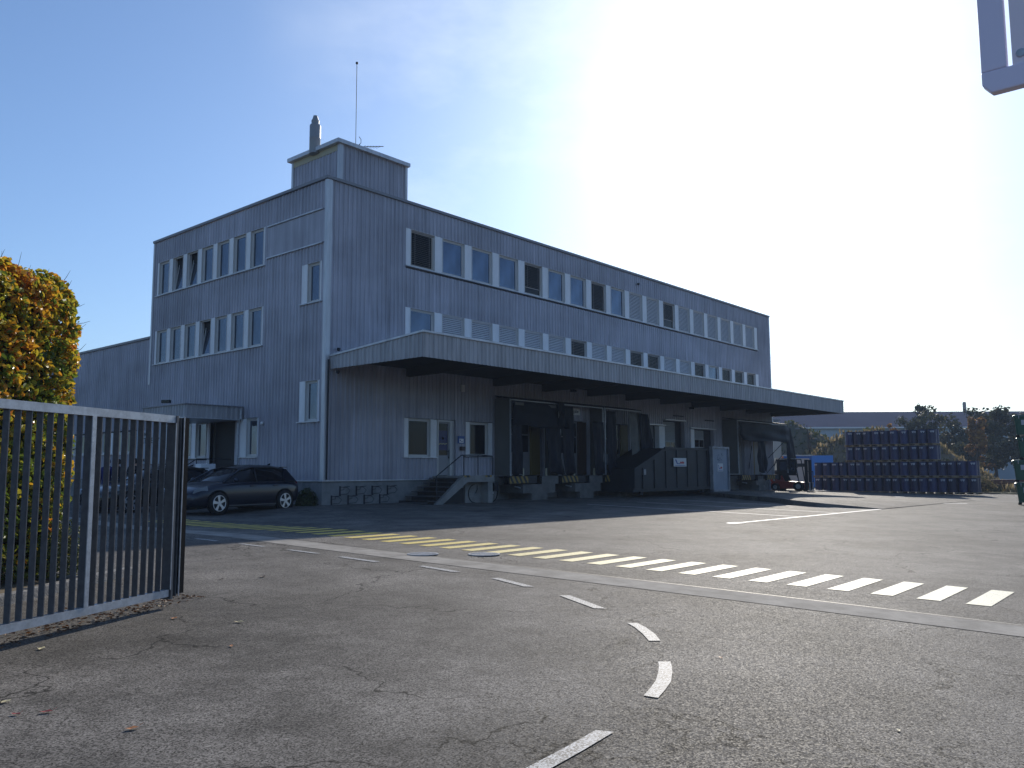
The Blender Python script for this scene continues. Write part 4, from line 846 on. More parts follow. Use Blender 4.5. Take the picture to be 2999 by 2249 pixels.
for i in range(30000):
    p, n = hsurf(); dep = abs(rn.gauss(0,.10)); q = p-n*dep+n*.05*math.sin(p.x*7+p.z*5)*math.sin(p.z*9+p.y*6)
    hgt = p.z/3.6; mixn = math.sin(p.x*5.1+p.z*3.3)*math.sin(p.z*4.7-p.y*6)*.16
    ti = min(.93, max(.05, .20+.40*hgt+mixn+rn.gauss(0,.19)))
    nn = n*.5+Vector((rn.uniform(-1,1), rn.uniform(-1,1), rn.uniform(-.5,1)))*.9
    pts.append((q, nn, rn.uniform(.050,.105)*(1 if p.z > 1 else .75), ti, rn))
leaves('foliage', pts, M_BEECH, hd)
tw_ = MB()
for i in range(260):
    p, n = hsurf(); d = (n+Vector((rn.uniform(-.5,.5),rn.uniform(-.5,.5),rn.uniform(0,.8)))).normalized(); L_ = rn.uniform(.05,.17)
    tw_.tube([p-d*.15, p+d*L_*.5, p+d*L_+Vector((0,0,.02))], [.004,.003,.0015], 4)
tw_.build('twigs', M_BARK, hd, fix=False)
tk = MB()
for i in range(22):
    x, y_ = HX0+.15+i*.165, rn.uniform(.75,1.1); pth = [(x,y_,0),(x+rn.uniform(-.05,.05),y_,.9),(x+rn.uniform(-.15,.15),y_+rn.uniform(-.2,.2),2.2),(x+rn.uniform(-.2,.2),y_+rn.uniform(-.3,.3),3.2)]; tk.tube(pth, [.03,.025,.016,.006], 6)
    for k in range(6):
        z = rn.uniform(.4,3); a = rn.uniform(0,6.28); tk.tube([(x,y_,z),(x+.3*math.cos(a),y_+.3*math.sin(a),z+.25),(x+.5*math.cos(a),y_+.45*math.sin(a),z+.4)], [.010,.007,.003], 4)
tk.build('stems', M_BARK, hd, fix=False)
# inner twig mass, dark and dense (dead inner leaves)
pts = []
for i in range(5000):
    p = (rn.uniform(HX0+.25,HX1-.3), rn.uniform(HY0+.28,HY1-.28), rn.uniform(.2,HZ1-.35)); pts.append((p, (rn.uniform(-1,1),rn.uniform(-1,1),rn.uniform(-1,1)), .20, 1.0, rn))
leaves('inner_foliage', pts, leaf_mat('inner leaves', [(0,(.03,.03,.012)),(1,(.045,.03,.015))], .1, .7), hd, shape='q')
def shrub(name, label, loc, rx, ry, h, n, size, m, cat='shrub', t0=.3, seed=5):
    t = thing(name, label, cat, loc); q = random.Random(seed); pts = []; tw = MB()
    for i in range(n):
        a, e = q.uniform(0,6.283), math.acos(q.uniform(0,1)); r = q.uniform(.72,1.06)+.10*math.sin(a*5+e*4)
        nn = Vector((math.cos(a)*math.sin(e), math.sin(a)*math.sin(e), math.cos(e))); p = Vector((nn.x*rx*r, nn.y*ry*r, .05+nn.z*h*r))
        pts.append((p, nn+Vector((q.uniform(-1,1),q.uniform(-1,1),q.uniform(-1,1)))*.8, size*q.uniform(.7,1.3), min(1,max(0,t0+q.gauss(0,.25))), q))
    leaves('foliage', pts, m, t)
    for i in range(14):
        a = q.uniform(0,6.28); tw.tube([(0,0,0),(rx*.4*math.cos(a),ry*.4*math.sin(a),h*.5),(rx*.85*math.cos(a),ry*.85*math.sin(a),h*.85)], [.012,.008,.003], 5)
    tw.build('stems', M_BARK, t, fix=False); return t
shrub('low_shrub', 'low dense small leaved shrub at the kerb corner beside the tall hedge', (-13.22,-12.55,-.15), .42, .40, .68, 5200, .035, M_PRIV, t0=.55)
shrub('low_shrub', 'small dark shrub growing at the concrete plinth behind the hatchback', (-.55,.1,-.05), .38, .28, .55, 1200, .07, M_PRIV, t0=.1, seed=9)
# planting bed and kerb stones
mb = MB(); K0 = Vector((-13.0,-13.05,0)); ku = Vector((math.cos(R(35)),math.sin(R(35)),0)); kn = Vector((-ku.y,ku.x,0))
a, b, c, d = K0-ku*6, K0, K0+kn*6, K0-ku*6+kn*6; mb.quad(*[(p.x,p.y,G(p.x,p.y)+.07) for p in (a,b,c,d)]); tag(mb.build('planting_bed', M_SOIL, fix=False), kind='structure')
M_KERB = mat('kerb granite', (.27,.26,.25), .85, 0, .3, .35, (9,9,9), .5, 60)
kerb = None
for i in range(11):
    if kerb is None: kerb = bevel(MB().box(-.485,.485,-.06,.06,-.25,.11).build('kerb_stone', M_KERB), .012); o = kerb
    else: o = kerb.copy(); COL.objects.link(o)
    p = K0-ku*(i-.5) if i < 6 else K0+kn*(i-5.5); o.location = (p.x,p.y,G(p.x,p.y)); o.rotation_euler = (0,0,R(35) if i < 6 else R(125))
    tag(o, f'grey kerb stone of the planting bed, {["first","second","third","fourth","fifth","sixth"][i]} back from its corner' if i < 6 else f'grey kerb stone on the far side of the bed, {["first","second","third","fourth","fifth"][i-6]} from the corner', 'kerb', 'kerb stones round the planting bed')
# leaf litter and single fallen leaves
rn = random.Random(3); pts = []
for i in range(650):
    s = rn.uniform(-.6,4.6); dd = rn.gauss(.25,.28); p = Vector((GX,GY,0))-Vector((math.cos(R(27)),math.sin(R(27)),0))*s+Vector((-math.sin(R(27)),math.cos(R(27)),0))*abs(dd)*(.9 if s < 2.5 else 1.3)
    pts.append(((p.x,p.y,G(p.x,p.y)+.012+rn.uniform(0,.01)), (rn.uniform(-.4,.4),rn.uniform(-.4,.4),1), rn.uniform(.03,.055), rn.uniform(.75,1), rn))
M_LITTER = leaf_mat('dry fallen leaves', [(0,(.35,.27,.10)),(.5,(.30,.13,.04)),(1,(.09,.05,.03))], .2, .7)
tag(leaves('leaf_litter', pts, M_LITTER), 'brown leaf litter gathered under the gate', kind='stuff')
M_LY = mat('pale dry leaf', (.60,.52,.30), .6); M_LO = mat('orange dry leaf', (.42,.16,.05), .6); M_LR = mat('red dry leaf', (.28,.04,.04), .6); M_LD = mat('dark dry leaf', (.06,.04,.03), .7)
def fallen(x, y, m_, rz, s, label):
    mb = MB(); pr = [(-.5,0,.02),(-.2,.26,.10),(.2,.22,.06),(.5,0,.14),(.2,-.22,.03),(-.2,-.26,.12)]; mb.add([(a*s,b*s,c*s*.8) for a,b,c in pr]+[(0,0,.0)], [(0,1,6),(1,2,6),(2,3,6),(3,4,6),(4,5,6),(5,0,6)]).tube([(-.5*s,0,.01),(-.75*s,.05*s,.02)], .0015, 4)
    o = mb.build('fallen_leaf', m_, fix=False); o.location = (x,y,G(x,y)+.008); o.rotation_euler = (0,0,rz); tag(o, label, 'leaf', 'fallen leaves on the asphalt')
for a in [(-13.24,-15.75,M_LO,.5,.08,'curled orange leaf on the asphalt just in front of the gate end'),(-12.90,-16.33,M_LY,2.5,.10,'pale yellow leaf lying in the open right of the gate end'),(-15.31,-17.65,M_LY,.3,.07,'pale leaf at the left edge of the photo below the gate'),
    (-15.22,-18.05,M_LR,2.8,.075,'dark red leaf, right of its twin at the left edge'),(-15.36,-17.97,M_LR,2.2,.06,'small dark red leaf nearest the left edge of the asphalt'),(-15.01,-18.72,M_LO,3.0,.08,'reddish brown leaf on the lower left asphalt'),
    (-13.49,-17.2,M_LO,1,.06,'small orange brown leaf by the crack left of centre'),(-10.95,-20.29,M_LO,1,.05,'tiny orange leaf right of the curved white dashes'),(-11.04,-13.81,M_LD,.6,.13,'dark shrivelled leaf, upper right of the gate end'),
    (-11.54,-13.65,M_LD,.6,.09,'dark little leaf between the gate end and the larger dark leaf'),(-11.92,-21.94,M_LY,.6,.04,'tiny pale leaf on the lower right asphalt'),(-13.02,-15.0,M_LY,.6,.04,'tiny white yellow leaf beside the gate post shadow tip'),
    (-14.6,-16.25,M_LY,.8,.09,'pale yellow leaf at the edge of the gate shadow')]: fallen(*a)
o = bevel(MB().lathe([(.0,.05),(.03,.05),(.05,.025),(.045,0)], 9).build('stone', mat('tan stone', (.42,.33,.22), .9, 0, .2, .4, (60,60,60), .6, 90), smooth=True), .002); o.location = (-14.62,-20.22,G(-14.6,-20.2)-.005); tag(o, 'tan rough stone at the bottom edge of the photo', 'stone')
# ------------------------------------------------------------------ drain covers
def drain(x, y, r, label):
    t = thing('drain_cover', label, 'drain cover', (x,y,G(x,y)+.008)); mb = MB(); mb.lathe([(r-.04,.0),(r-.04,.012),(r,.012),(r,0)], 32); mb.build('ring', M_GALV, t, fix=False)
    MB().lathe([(0,.001),(r-.03,.001)], 32).build('pit', M_DARK, t, fix=False)
    for i in range(9):
        u = -r+.06+i*(2*r-.12)/8; h = math.sqrt(max(.001,(r-.03)**2-u*u)); MB().box(u-.012,u+.012,-h,h,.002,.012).build('slat', M_GALV, t)
    MB().box(-r+.03,r-.03,-.012,.012,.003,.0125).build('cross_bar', M_GALV, t); return t
drain(-7.63,-13.2,.26,'round dark drain grate in the gutter, left of the second grate'); drain(-6.87,-13.88,.27,'round pale drain grate touching the yellow stripes')
# ------------------------------------------------------------------ blue drums on pallets
t = M_DRUM.node_tree; b_ = t.nodes['Principled BSDF']; oi = t.nodes.new('ShaderNodeObjectInfo'); hs = t.nodes.new('ShaderNodeHueSaturation'); mr = t.nodes.new('ShaderNodeMapRange'); mr.inputs[3].default_value = .35; mr.inputs[4].default_value = .85
src = b_.inputs['Base Color'].links[0].from_socket; t.links.new(oi.outputs['Random'], mr.inputs[0]); t.links.new(mr.outputs[0], hs.inputs['Value']); hs.inputs['Saturation'].default_value = .92; t.links.new(src, hs.inputs['Color']); t.links.new(hs.outputs[0], b_.inputs['Base Color'])
DX, DY, PP = 40.5, -1.55, 1.125
M_LAB = mat('drum label', (.42,.43,.46), .5)
dm = MB().lathe([(.0,.03),(.275,.03),(.28,0),(.29,.0),(.29,.02),(.283,.03),(.283,.28),(.291,.29),(.291,.305),(.283,.315),(.283,.57),(.291,.58),(.291,.595),(.283,.605),(.283,.86),(.29,.87),(.29,.885),(.278,.885),(.275,.865),(.0,.862)], 24).mesh('drum', M_DRUM, fix=True)
lb = MB()
for a in (-12, 14):
    c = R(180+a); n = Vector((math.cos(c),math.sin(c),0)); tt_ = Vector((-n.y,n.x,0)); ce = n*.287+Vector((0,0,.73))
    lb.add([tuple(ce+tt_*u*.07+Vector((0,0,v*.08))) for u, v in ((-1,.35),(-.5,.9),(0,.6),(.5,.9),(1,.35),(0,-1))], [(0,1,2,5),(2,3,4,5)])
lbm = lb.mesh('label', M_LAB, fix=False)
pal = MB()
for i in range(7): pal.box(-.56,.56,-.55+i*.168,-.55+i*.168+.10,.118,.14)
for y_ in (-.55,-.05,.45): pal.box(-.56,.56,y_,y_+.1,.0,.022); [pal.box(x,x+.14,y_,y_+.1,.022,.095) for x in (-.56,-.07,.42)]
for x in (-.56,-.07,.42): pal.box(x,x+.14,-.55,.558,.095,.118)
palm = pal.mesh('pallet', M_WOOD)
ordn = ['first','second','third','fourth','fifth','sixth','seventh','eighth','ninth']; tiern = ['bottom','second','third','top']
pos_n = ['front left','front right','back left','back right']
rn = random.Random(21); gz = -.43
for c in range(9):
    for tr in range(4):
        if tr > 1 and c not in (2,3,4,5,6): continue
        x, y_, z = DX+rn.uniform(-.05,.05), DY-PP*c-(.10 if tr > 1 else 0)*(c-4)*.3+rn.uniform(-.02,.02), gz+1.028*tr-.02*c*0
        o = link_mesh('pallet', palm, None, (x+.56,y_,z)); o.rotation_euler = (0,0,R(90)+rn.uniform(-.015,.015))
        tag(o, f'wooden pallet under blue drums, {ordn[c]} stack from the left, {tiern[tr]} tier', 'pallet', 'pallets of the drum stack')
        for k in range(4):
            dx, dy = (.28 if k < 2 else .84), (.282 if k % 2 == 0 else -.282)
            d_ = link_mesh('drum', dm, None, (x+dx,y_+dy,z+.142)); d_.rotation_euler = (0,0,rn.uniform(-.55,.55) if k < 2 else rn.uniform(0,6)); link_mesh('drum_label', lbm, d_)
            tag(d_, f'blue steel drum, {pos_n[k]} on the {ordn[c]} pallet from the left, {tiern[tr]} tier', 'drum', 'blue steel drums stacked on pallets')
# ------------------------------------------------------------------ green lidded bins
M_BIN = mat('green plastic', (.012,.085,.05), .35, 0, .5, .2, (2,2,2))
bm_b = MB()
def rr(w_, d_, z, r=.08): return [(sx*(w_-r)+r*math.cos(a), sy*(d_-r)+r*math.sin(a), z) for sx, sy, a0 in ((1,1,0),(-1,1,90),(-1,-1,180),(1,-1,270)) for a in (R(a0),R(a0+45),R(a0+90))]
def loft(mb, rings):
    b = len(mb.v); n = len(rings[0])
    for r_ in rings: mb.v += r_
    for i in range(len(rings)-1):
        for k in range(n): k2 = (k+1)%n; mb.f.append((b+i*n+k,b+i*n+k2,b+(i+1)*n+k2,b+(i+1)*n+k))
    mb.f.append(tuple(b+k for k in range(n))); mb.f.append(tuple(b+(len(rings)-1)*n+k for k in range(n))); return mb
for i, (ox, lab) in enumerate(((0,'bottom'),(-.05,'second from the bottom'),(.16,'third from the bottom'),(.08,'topmost'))):
    t = thing('green_bin', f'dark green lidded plastic bin at the right edge, {lab} of its stack', 'bin', (27.55+ox*.5,-16.05-ox,-.50+1.03*i), R(8), 'stacked green bins')
    loft(MB(), [rr(.44,.44,.10),rr(.50,.50,.86),rr(.535,.535,.88),rr(.535,.535,.93)]).build('tub', M_BIN, t); loft(MB(), [rr(.56,.56,.93),rr(.56,.56,.97),rr(.50,.50,1.01),rr(.3,.3,1.02)]).build('lid', M_BIN, t)
    for a, b in ((-.4,-.4),(.4,-.4),(-.4,.4),(.4,.4)): MB().box(a-.06,a+.06,b-.06,b+.06,0,.10).build('foot', M_RUB, t)
    MB().box(-.515,-.505,-.1,.22,.55,.78).build('bin_label', M_LAB, t)
    for s in (-1,1): MB().tube([(-.54,s*.3,.84),(-.60,s*.3,.90),(-.58,s*.3,.97)], .018, 6).build('clasp', M_GALV, t)
# ------------------------------------------------------------------ forklift
fk = thing('forklift', 'red forklift truck with a black cab parked in the shade beside the drums', 'forklift', (37.0,-.95,-.26), R(-90)); fk.scale = (1.12,1.12,1.05)
M_FRED = mat('forklift red', (.30,.03,.02), .4)
mb = MB(); mb.prism([(-1.25,-.5,.14),(-1.32,-.5,.62),(-1.15,-.5,.98),(-.45,-.5,.98),(-.30,-.5,.62),(.75,-.5,.55),(.80,-.5,.14)], (0,1.0,0)); bevel(mb.build('chassis', M_FRED, fk), .05, 3)
MB().box(-.9,-.05,-.44,.44,.98,1.12).build('engine_hood', M_STEELD, fk)
MB().prism([(-.95,-.45,.98),(-.95,-.45,1.3),(-.2,-.45,1.3),(.1,-.45,.62),(-.3,-.45,.62)], (0,.03,0)).build('side_cover', M_STEELD, fk)
for s in (-.46,.46):
    MB().tube([(.55,s,.55),(.35,s,1.98),(-.75,s,2.04),(-1.12,s,.95)], .035, 8).build('guard_post', M_STEELD, fk)
mb = MB()
for i in range(8): x = -.75+i*.15; mb.box(x,x+.05,-.46,.46,2.00+.01*(7-i)/3,2.04+.01*(7-i)/3)
mb.box(-.8,.38,-.50,-.44,1.99,2.06).box(-.8,.38,.44,.50,1.99,2.06); mb.build('roof_guard', M_GALV, fk)
MB().box(-.62,-.15,-.24,.24,1.12,1.22).box(-.66,-.56,-.22,.22,1.2,1.62).build('seat', M_RUB, fk)
MB().tube([(.35,0,.7),(.18,0,1.2)], .02, 6).tube([(.18+.16*math.sin(a)*.4,.16*math.cos(a),1.2+.16*math.sin(a)) for a in [2*math.pi*i/16 for i in range(17)]], .012, 5, False).build('steering_wheel', M_RUB, fk)
for x, r_ in ((.55,.30),(-.85,.25)):
    for s in (-1,1): wl = MB().lathe([(.0,-.09),(r_,-.09),(r_,.09),(.0,.09)], 20, 'y', (x,s*.50,r_)).build('wheel', M_RUB, fk); MB().lathe([(0,-.1),(r_*.5,-.1),(r_*.5,.1),(0,.1)], 16, 'y', (x,s*.505,r_)).build('rim', M_GALV, wl)
for s in (-.28,.28): MB().box(.86,1.02,s-.05,s+.05,.06,1.95).build('mast_rail', M_STEELD, fk)
MB().box(.88,.96,-.3,.3,1.88,1.95).box(.88,.96,-.3,.3,.5,.56).tube([(.94,-.1,.2),(.94,-.1,1.85)], .02, 6).tube([(.94,.1,.2),(.94,.1,1.85)], .02, 6).build('mast_crossbar', M_STEELD, fk)
MB().box(1.03,1.08,-.48,.48,.12,.2).box(1.03,1.08,-.48,.48,.48,.55).box(1.03,1.06,-.46,-.42,.5,1.25).box(1.03,1.06,.42,.46,.5,1.25).box(1.03,1.06,-.46,.46,1.21,1.25).build('carriage', M_STEELD, fk)
for s in (-.25,.25): MB().box(1.08,1.12,s-.05,s+.05,.03,.55).box(1.08,2.05,s-.05,s+.05,.03,.07).build('fork', M_GALV, fk)
MB().lathe([(.05,0),(.05,.1),(.03,.13),(0,.13)], 12, 'z', (-.70,.3,2.06)).build('beacon', mat('orange beacon', (.7,.25,.03), .2), fk, smooth=True)
MB().lathe([(0,-.03),(.06,0),(.05,.03),(0,.03)], 12, 'x', (.50,-.52,1.2)).build('work_lamp', M_LAMP, fk)
MB().box(-.75,.42,-.49,-.46,.98,1.98).build('cab_door', M_STEELD, fk); MB().box(-.55,-.1,-.495,-.49,1.3,1.85).box(.0,.32,-.495,-.49,1.3,1.85).build('cab_pane', M_GLASS, fk); MB().box(-.78,-.74,-.42,.42,1.1,1.35).build('rear_panel', M_STEELD, fk); MB().tube([(-1.18,-.4,1.0),(-1.25,-.4,1.6),(-1.05,-.4,1.75)], .015, 6).build('hose', M_RUB, fk)
# ------------------------------------------------------------------ metal framed sign, top right, close to the camera
sp = thing('framed_sign', 'back of a grey metal framed sign on a post, cut off at top right', 'sign', (-14.47,-23.07-.0,G(-14.5,-23.1)))
zz = 2.28-G(-14.5,-23.1)
mb = MB(); mb.prism([(0,0,zz+.03),(0,-.025,zz),(0,-.9,zz),(0,-.9,zz+.07),(0,0,zz+.07)], (.035,0,0)); mb.box(0,.035,-.07,0,zz+.07,zz+1.2).box(0,.035,-.9,-.83,zz+.07,zz+1.2).box(0,.035,-.83,-.07,zz+1.13,zz+1.2)
bevel(mb.build('frame', mat('flare tinted sign frame', (.80,.72,.84), .5), sp), .004)  # frame colour lifted and pinkened to carry lens flare
MB().box(.012,.018,-.83,-.084,zz+.071,zz+1.13).build('panel', mat('flare tinted sign sheet', (.88,.76,.80), .5), sp); MB().lathe([(0,-.004),(.012,-.003),(.014,0),(.014,.012)], 12, 'x', (.010,-.108,zz+.105)).build('bolt', M_GALV, sp)  # sheet colour carries the pink of the flare as well
MB().tube([(.06,-.75,0),(.06,-.75,zz+1.25)], .038, 14).build('post', M_GALV, sp)
# ------------------------------------------------------------------ behind the yard
M_GRND = mat('gravel and dry grass ground', (.24,.21,.16), .95, 0, .2, .4, (.5,.5,.5), .5, 3, col2=(.13,.14,.07))
def mound(name, cx, cy, rx, ry, rz, h, kind, mt, seed, nx=40, ny=28, ridge=.0, z0=-.6):
    q = random.Random(seed); ph = [q.uniform(0,6) for _ in range(8)]; mb = MB(); ca_, sa_ = math.cos(rz), math.sin(rz)
    for j in range(ny+1):
        for i in range(nx+1):
            a, b = -1+2*i/nx, -1+2*j/ny; r = math.sqrt(a*a*(1-ridge*.6)+b*b); f = max(0, 1-r*r)**1.25 if ridge == 0 else max(0,1-abs(a)**4)*max(0,1-abs(b))**.9*(1-.0*a)
            nz = .10*math.sin(a*9+ph[0])*math.sin(b*8+ph[1])+.06*math.sin(a*21+ph[2])*math.sin(b*17+ph[3])+.03*math.sin(a*43+b*31+ph[4])
            x, y_ = a*rx, b*ry; mb.v.append((cx+x*ca_-y_*sa_, cy+x*sa_+y_*ca_, z0+h*f*(1+nz*1.2)-.05*(f == 0)))
    mb.f = [(j*(nx+1)+i,j*(nx+1)+i+1,(j+1)*(nx+1)+i+1,(j+1)*(nx+1)+i) for j in range(ny) for i in range(nx)]
    o = mb.build(name, mt, smooth=True, fix=False); tag(o, kind='structure'); return mb
mb = MB(); mb.quad(*[(x,y_,-.47+.0) for x, y_ in ((46,-40),(170,-60),(170,80),(46,40))]); 
mb = MB(); n = 30
for i in range(n+1):
    for j in range(n+1): x, y_ = 46.5+75*i/n, -50+100*j/n; mb.v.append((x,y_,G(x,y_)+.03))
mb.f = [(j*(n+1)+i,j*(n+1)+i+1,(j+1)*(n+1)+i+1,(j+1)*(n+1)+i) for j in range(n) for i in range(n)]
tag(mb.build('gravel_ground', M_GRND, fix=False), kind='structure')
M_MND = mat('grey green spoil', (.10,.105,.075), .95, 0, .2, .4, (.8,.8,.8), .8, 2, col2=(.17,.14,.10))
m1 = mound('spoil_mound', 63.5, 10.4, 9.0, 6.5, R(-50), 5.8, '', M_MND, 3)
m2 = mound('earth_bank', 63.0, 1.6, 11.2, 5.5, R(-52), 4.9, '', M_SOIL, 8)
def tufts(name, label, src, n, hmin, hmax, mt, seed, thr=.15):
    q = random.Random(seed); pts = []; V, F, T = [], [], []
    vs_ = [v for v in src.v if v[2] > -.4]
    for i in range(n):
        v = Vector(q.choice(vs_))+Vector((q.uniform(-.3,.3),q.uniform(-.3,.3),-.05)); h = q.uniform(hmin,hmax); a = q.uniform(0,6.28); w_ = Vector((math.cos(a),math.sin(a),0))*.035*q.uniform(.6,2.2); ln = Vector((q.uniform(-.3,.3),q.uniform(-.3,.3),1))*h; k = len(V)
        V += [tuple(v-w_),tuple(v+w_),tuple(v+ln*.6+w_*1.3),tuple(v+ln),tuple(v+ln*.6-w_*1.3)]; F += [(k,k+1,k+2,k+3,k+4)]; T += [q.random()]*5
    me = bpy.data.meshes.new(name); me.from_pydata(V,[],F); me.materials.append(mt); me.attributes.new('tint','FLOAT','POINT').data.foreach_set('value', T); o = link_mesh(name, me); return tag(o, label, kind='stuff')
M_GRS = leaf_mat('dry grass', [(0,(.10,.10,.04)),(.5,(.26,.19,.09)),(1,(.42,.33,.19))], .4, .8); M_GRG = leaf_mat('weeds', [(0,(.04,.06,.02)),(1,(.14,.14,.06))], .3, .8)
tufts('dry_grass', 'dry pale grass and brush covering the earth bank', m2, 9000, .12, .5, M_GRS, 5); tufts('weeds', 'low grey green weeds on the spoil mound', m1, 5000, .08, .3, M_GRG, 6)
q = random.Random(8)
class _S: v = [(q.uniform(47.5,52), q.uniform(-26,-8.5), -.5) for _ in range(400)]
_S.v = [(a, b, G(a,b)+.03+.1) for a, b, c in _S.v]
tufts('roadside_weeds', 'dry weeds in front of the red plank stack', type('S', (), {'v':[(x,y_,max(z,-.39)) for x,y_,z in _S.v]}), 1500, .15, .7, M_GRS, 7)
# rubble on the mound
mb = MB()
for i in range(90):
    v = Vector(q.choice([v for v in m1.v if v[2] > .5])); s = q.uniform(.06,.22); mb.box(v.x-s,v.x+s,v.y-s,v.y+s*1.6,v.z-.05,v.z+s*.5)
tag(mb.build('rubble', M_CONC), 'pale rubble scattered on the spoil mound', kind='stuff')
# blue site hut
ht = thing('site_hut', 'blue site container hut with a pale opening in front of the spoil mound', 'hut', (49.2,5.9,-.48), R(-49)); ht.scale = (.92,.92,.93)
M_HB = mat('site hut blue', (.03,.12,.42), .5); M_HB2 = mat('site hut blue light', (.05,.22,.62), .5)
MB().box(-3.5,3.6,0,2.4,0,2.95).build('body', M_HB, ht); MB().box(-3.6,3.7,-.1,2.5,2.95,3.06).build('roof', M_GALV, ht)
MB().box(3.62,5.55,.0,2.3,0,3.0).build('side_box', M_HB2, ht); MB().box(4.1,5.1,-.02,0,2.1,2.3).build('side_mark', M_WHITE, ht)
MB().box(1.0,3.4,-.03,0,.3,2.75).build('front_panel', mat('pale board', (.50,.42,.38), .7), ht); MB().box(1.6,3.2,-.05,-.03,2.0,2.3).build('opening', M_DARK, ht)
# parked trailer cover behind the end of the building
tc_ = thing('tarpaulin_trailer', 'pale cream and grey tarpaulin covered trailer seen past the last dock', 'trailer', (41.6,3.6,-.35), R(-48))
MB().box(-2.2,1.8,0,2.0,.9,2.35).build('load_cover', mat('cream tarpaulin', (.70,.68,.55), .6, 0, .4, .1, (1,1,6), .4, 4), tc_); MB().box(-2.2,1.8,.0,2.0,2.36,3.7).build('upper_cover', mat('grey green tarpaulin', (.32,.36,.36), .6), tc_); MB().box(-2.2,1.8,.1,1.9,.75,.9).build('bed', M_STEELD, tc_)
for x in (-1.2,-.4): MB().lathe([(0,-.12),(.4,-.12),(.4,.12),(0,.12)], 18, 'y', (x,.15,.4)).build('wheel', M_RUB, tc_)
# stack of red planks, sign disc
rd = thing('red_plank_stack', 'long low stack of dark red planks on the right behind the drums', 'plank stack', (48.3,-9.2,-.44), R(-49))
for k in range(4): bevel(MB().box(0,10.5,-.25,.25,.18+k*.17,.18+k*.17+.14).build('plank_layer', mat('red brown planks', (.12,.035,.03), .7, 0, .4, .4, (1,20,20)), rd), .01)
for x in (.3,2.8,5.4,8,10.2): MB().box(x,x+.2,-.25,.25,0,.18).build('bearer', M_WOOD, rd)
ds = thing('round_sign', 'small round grey sign with a diagonal slash standing by the green bins', 'sign', (49.2,-11.5,-.45), R(-45)); MB().lathe([(0,-.02),(.24,-.02),(.24,.02),(0,.02)], 24, 'y', (0,-.3,.45)).build('disc', M_LAB, ds); MB().prism([(-.14,-.33,.33),(-.08,-.33,.28),(.14,-.33,.56),(.08,-.33,.60)], (0,-.005,0)).build('slash', M_BLACK, ds); MB().tube([(0,-.27,0),(0,-.27,.5)], .02, 6).build('post', M_STEELD, ds)
# ------------------------------------------------------------------ big warehouse behind
wh = thing('distant_warehouse', 'long pale grey blue warehouse with a low pitched roof behind the trees', 'warehouse', (89.4,21.4,-.5), R(-49))
M_WHW = mat('pale warehouse wall', (.45,.50,.54), .9, 0, .4, .12, (.3,.3,.3)); M_WHR = mat('blue grey warehouse roof', (.085,.095,.135), 1, 0, .0, .1, (.3,.3,.3))
MB().box(0,75,0,50,0,7.1).build('wall', M_WHW, wh); MB().prism([(-.3,-.4,7.15),(-.3,25,10.9),(-.3,50.4,7.15)], (75.6,0,0)).build('roof', M_WHR, wh); MB().box(-.3,75,-.5,-.35,7.0,7.18).build('gutter', M_WHITE, wh)
for i in range(9): MB().box(3+i*8,3.06+i*8,-.03,.0,0,7.0).build('panel_joint', M_WHR, wh)
ax_ = thing('warehouse_annex', 'small grey flat roofed building just left of the distant warehouse', 'building', (86.5,24.6,-.5), R(-49)); MB().box(-6,3.2,0,12,0,8.1).build('wall', mat('annex wall', (.22,.21,.23), .7), ax_); MB().box(-6.2,3.4,-.2,12,8.1,8.3).build('roof', M_CAP, ax_)
cs_ = thing('factory_chimney', 'slim distant factory chimney rising between the two groups of trees', 'chimney', (203.9,25.9,-.5)); MB().lathe([(.75,0),(.6,12),(.62,14.5),(.42,15.2),(.4,17.4),(.25,17.6),(.0,17.6)], 16).build('stack', mat('chimney concrete', (.20,.19,.19), .8), cs_)
def hill():
    mb = MB(); n = 40
    for i in range(n+1):
        for j in range(9):
            a = R(-14)+R(60)*i/n; rr_ = 330+j*45; f = math.sin(min(1,j/4)*math.pi/2)
            mb.v.append((CAM.x+rr_*math.cos(a), CAM.y+rr_*math.sin(a), -1+f*(23+8*ss(R(10),R(30),a)+2*math.sin(i*.9)+1.2*math.sin(i*2.3+j))*ss(R(2),R(14),a)))
    mb.f = [(i*9+j,(i+1)*9+j,(i+1)*9+j+1,i*9+j+1) for i in range(n) for j in range(8)]
    tag(mb.build('hill', mat('wooded hill', (.07,.09,.06), .95, 0, .2, .4, (.03,.03,.03), col2=(.16,.17,.13)), smooth=True, fix=False), kind='structure')
hill()
def ridge():  # unseen dark ridge added behind the camera to block low sky light
    mb = MB(); n = 90
    for i in range(n+1):
        a = R(125)+R(200)*i/n
        for j in range(9):
            rr_ = 48+j*9; f = math.sin(min(1,j/3.)*math.pi/2)
            mb.v.append((CAM.x+rr_*math.cos(a), CAM.y+rr_*math.sin(a), -.9+f*(8.5+2.2*math.sin(i*.55)+1.5*math.sin(i*1.7+j*.8)+.9*math.sin(i*4.1+j*2))*ss(R(124),R(140),a)*ss(R(326),R(312),a)))
    mb.f = [(i*9+j,(i+1)*9+j,(i+1)*9+j+1,i*9+j+1) for i in range(n) for j in range(8)]
    tag(mb.build('added_dark_slope', mat('added dark slope', (.05,.055,.03), .95, 0, .1, .4, (.25,.25,.25), 0, 5, col2=(.15,.11,.045)), smooth=False, fix=False), kind='structure')
ridge()
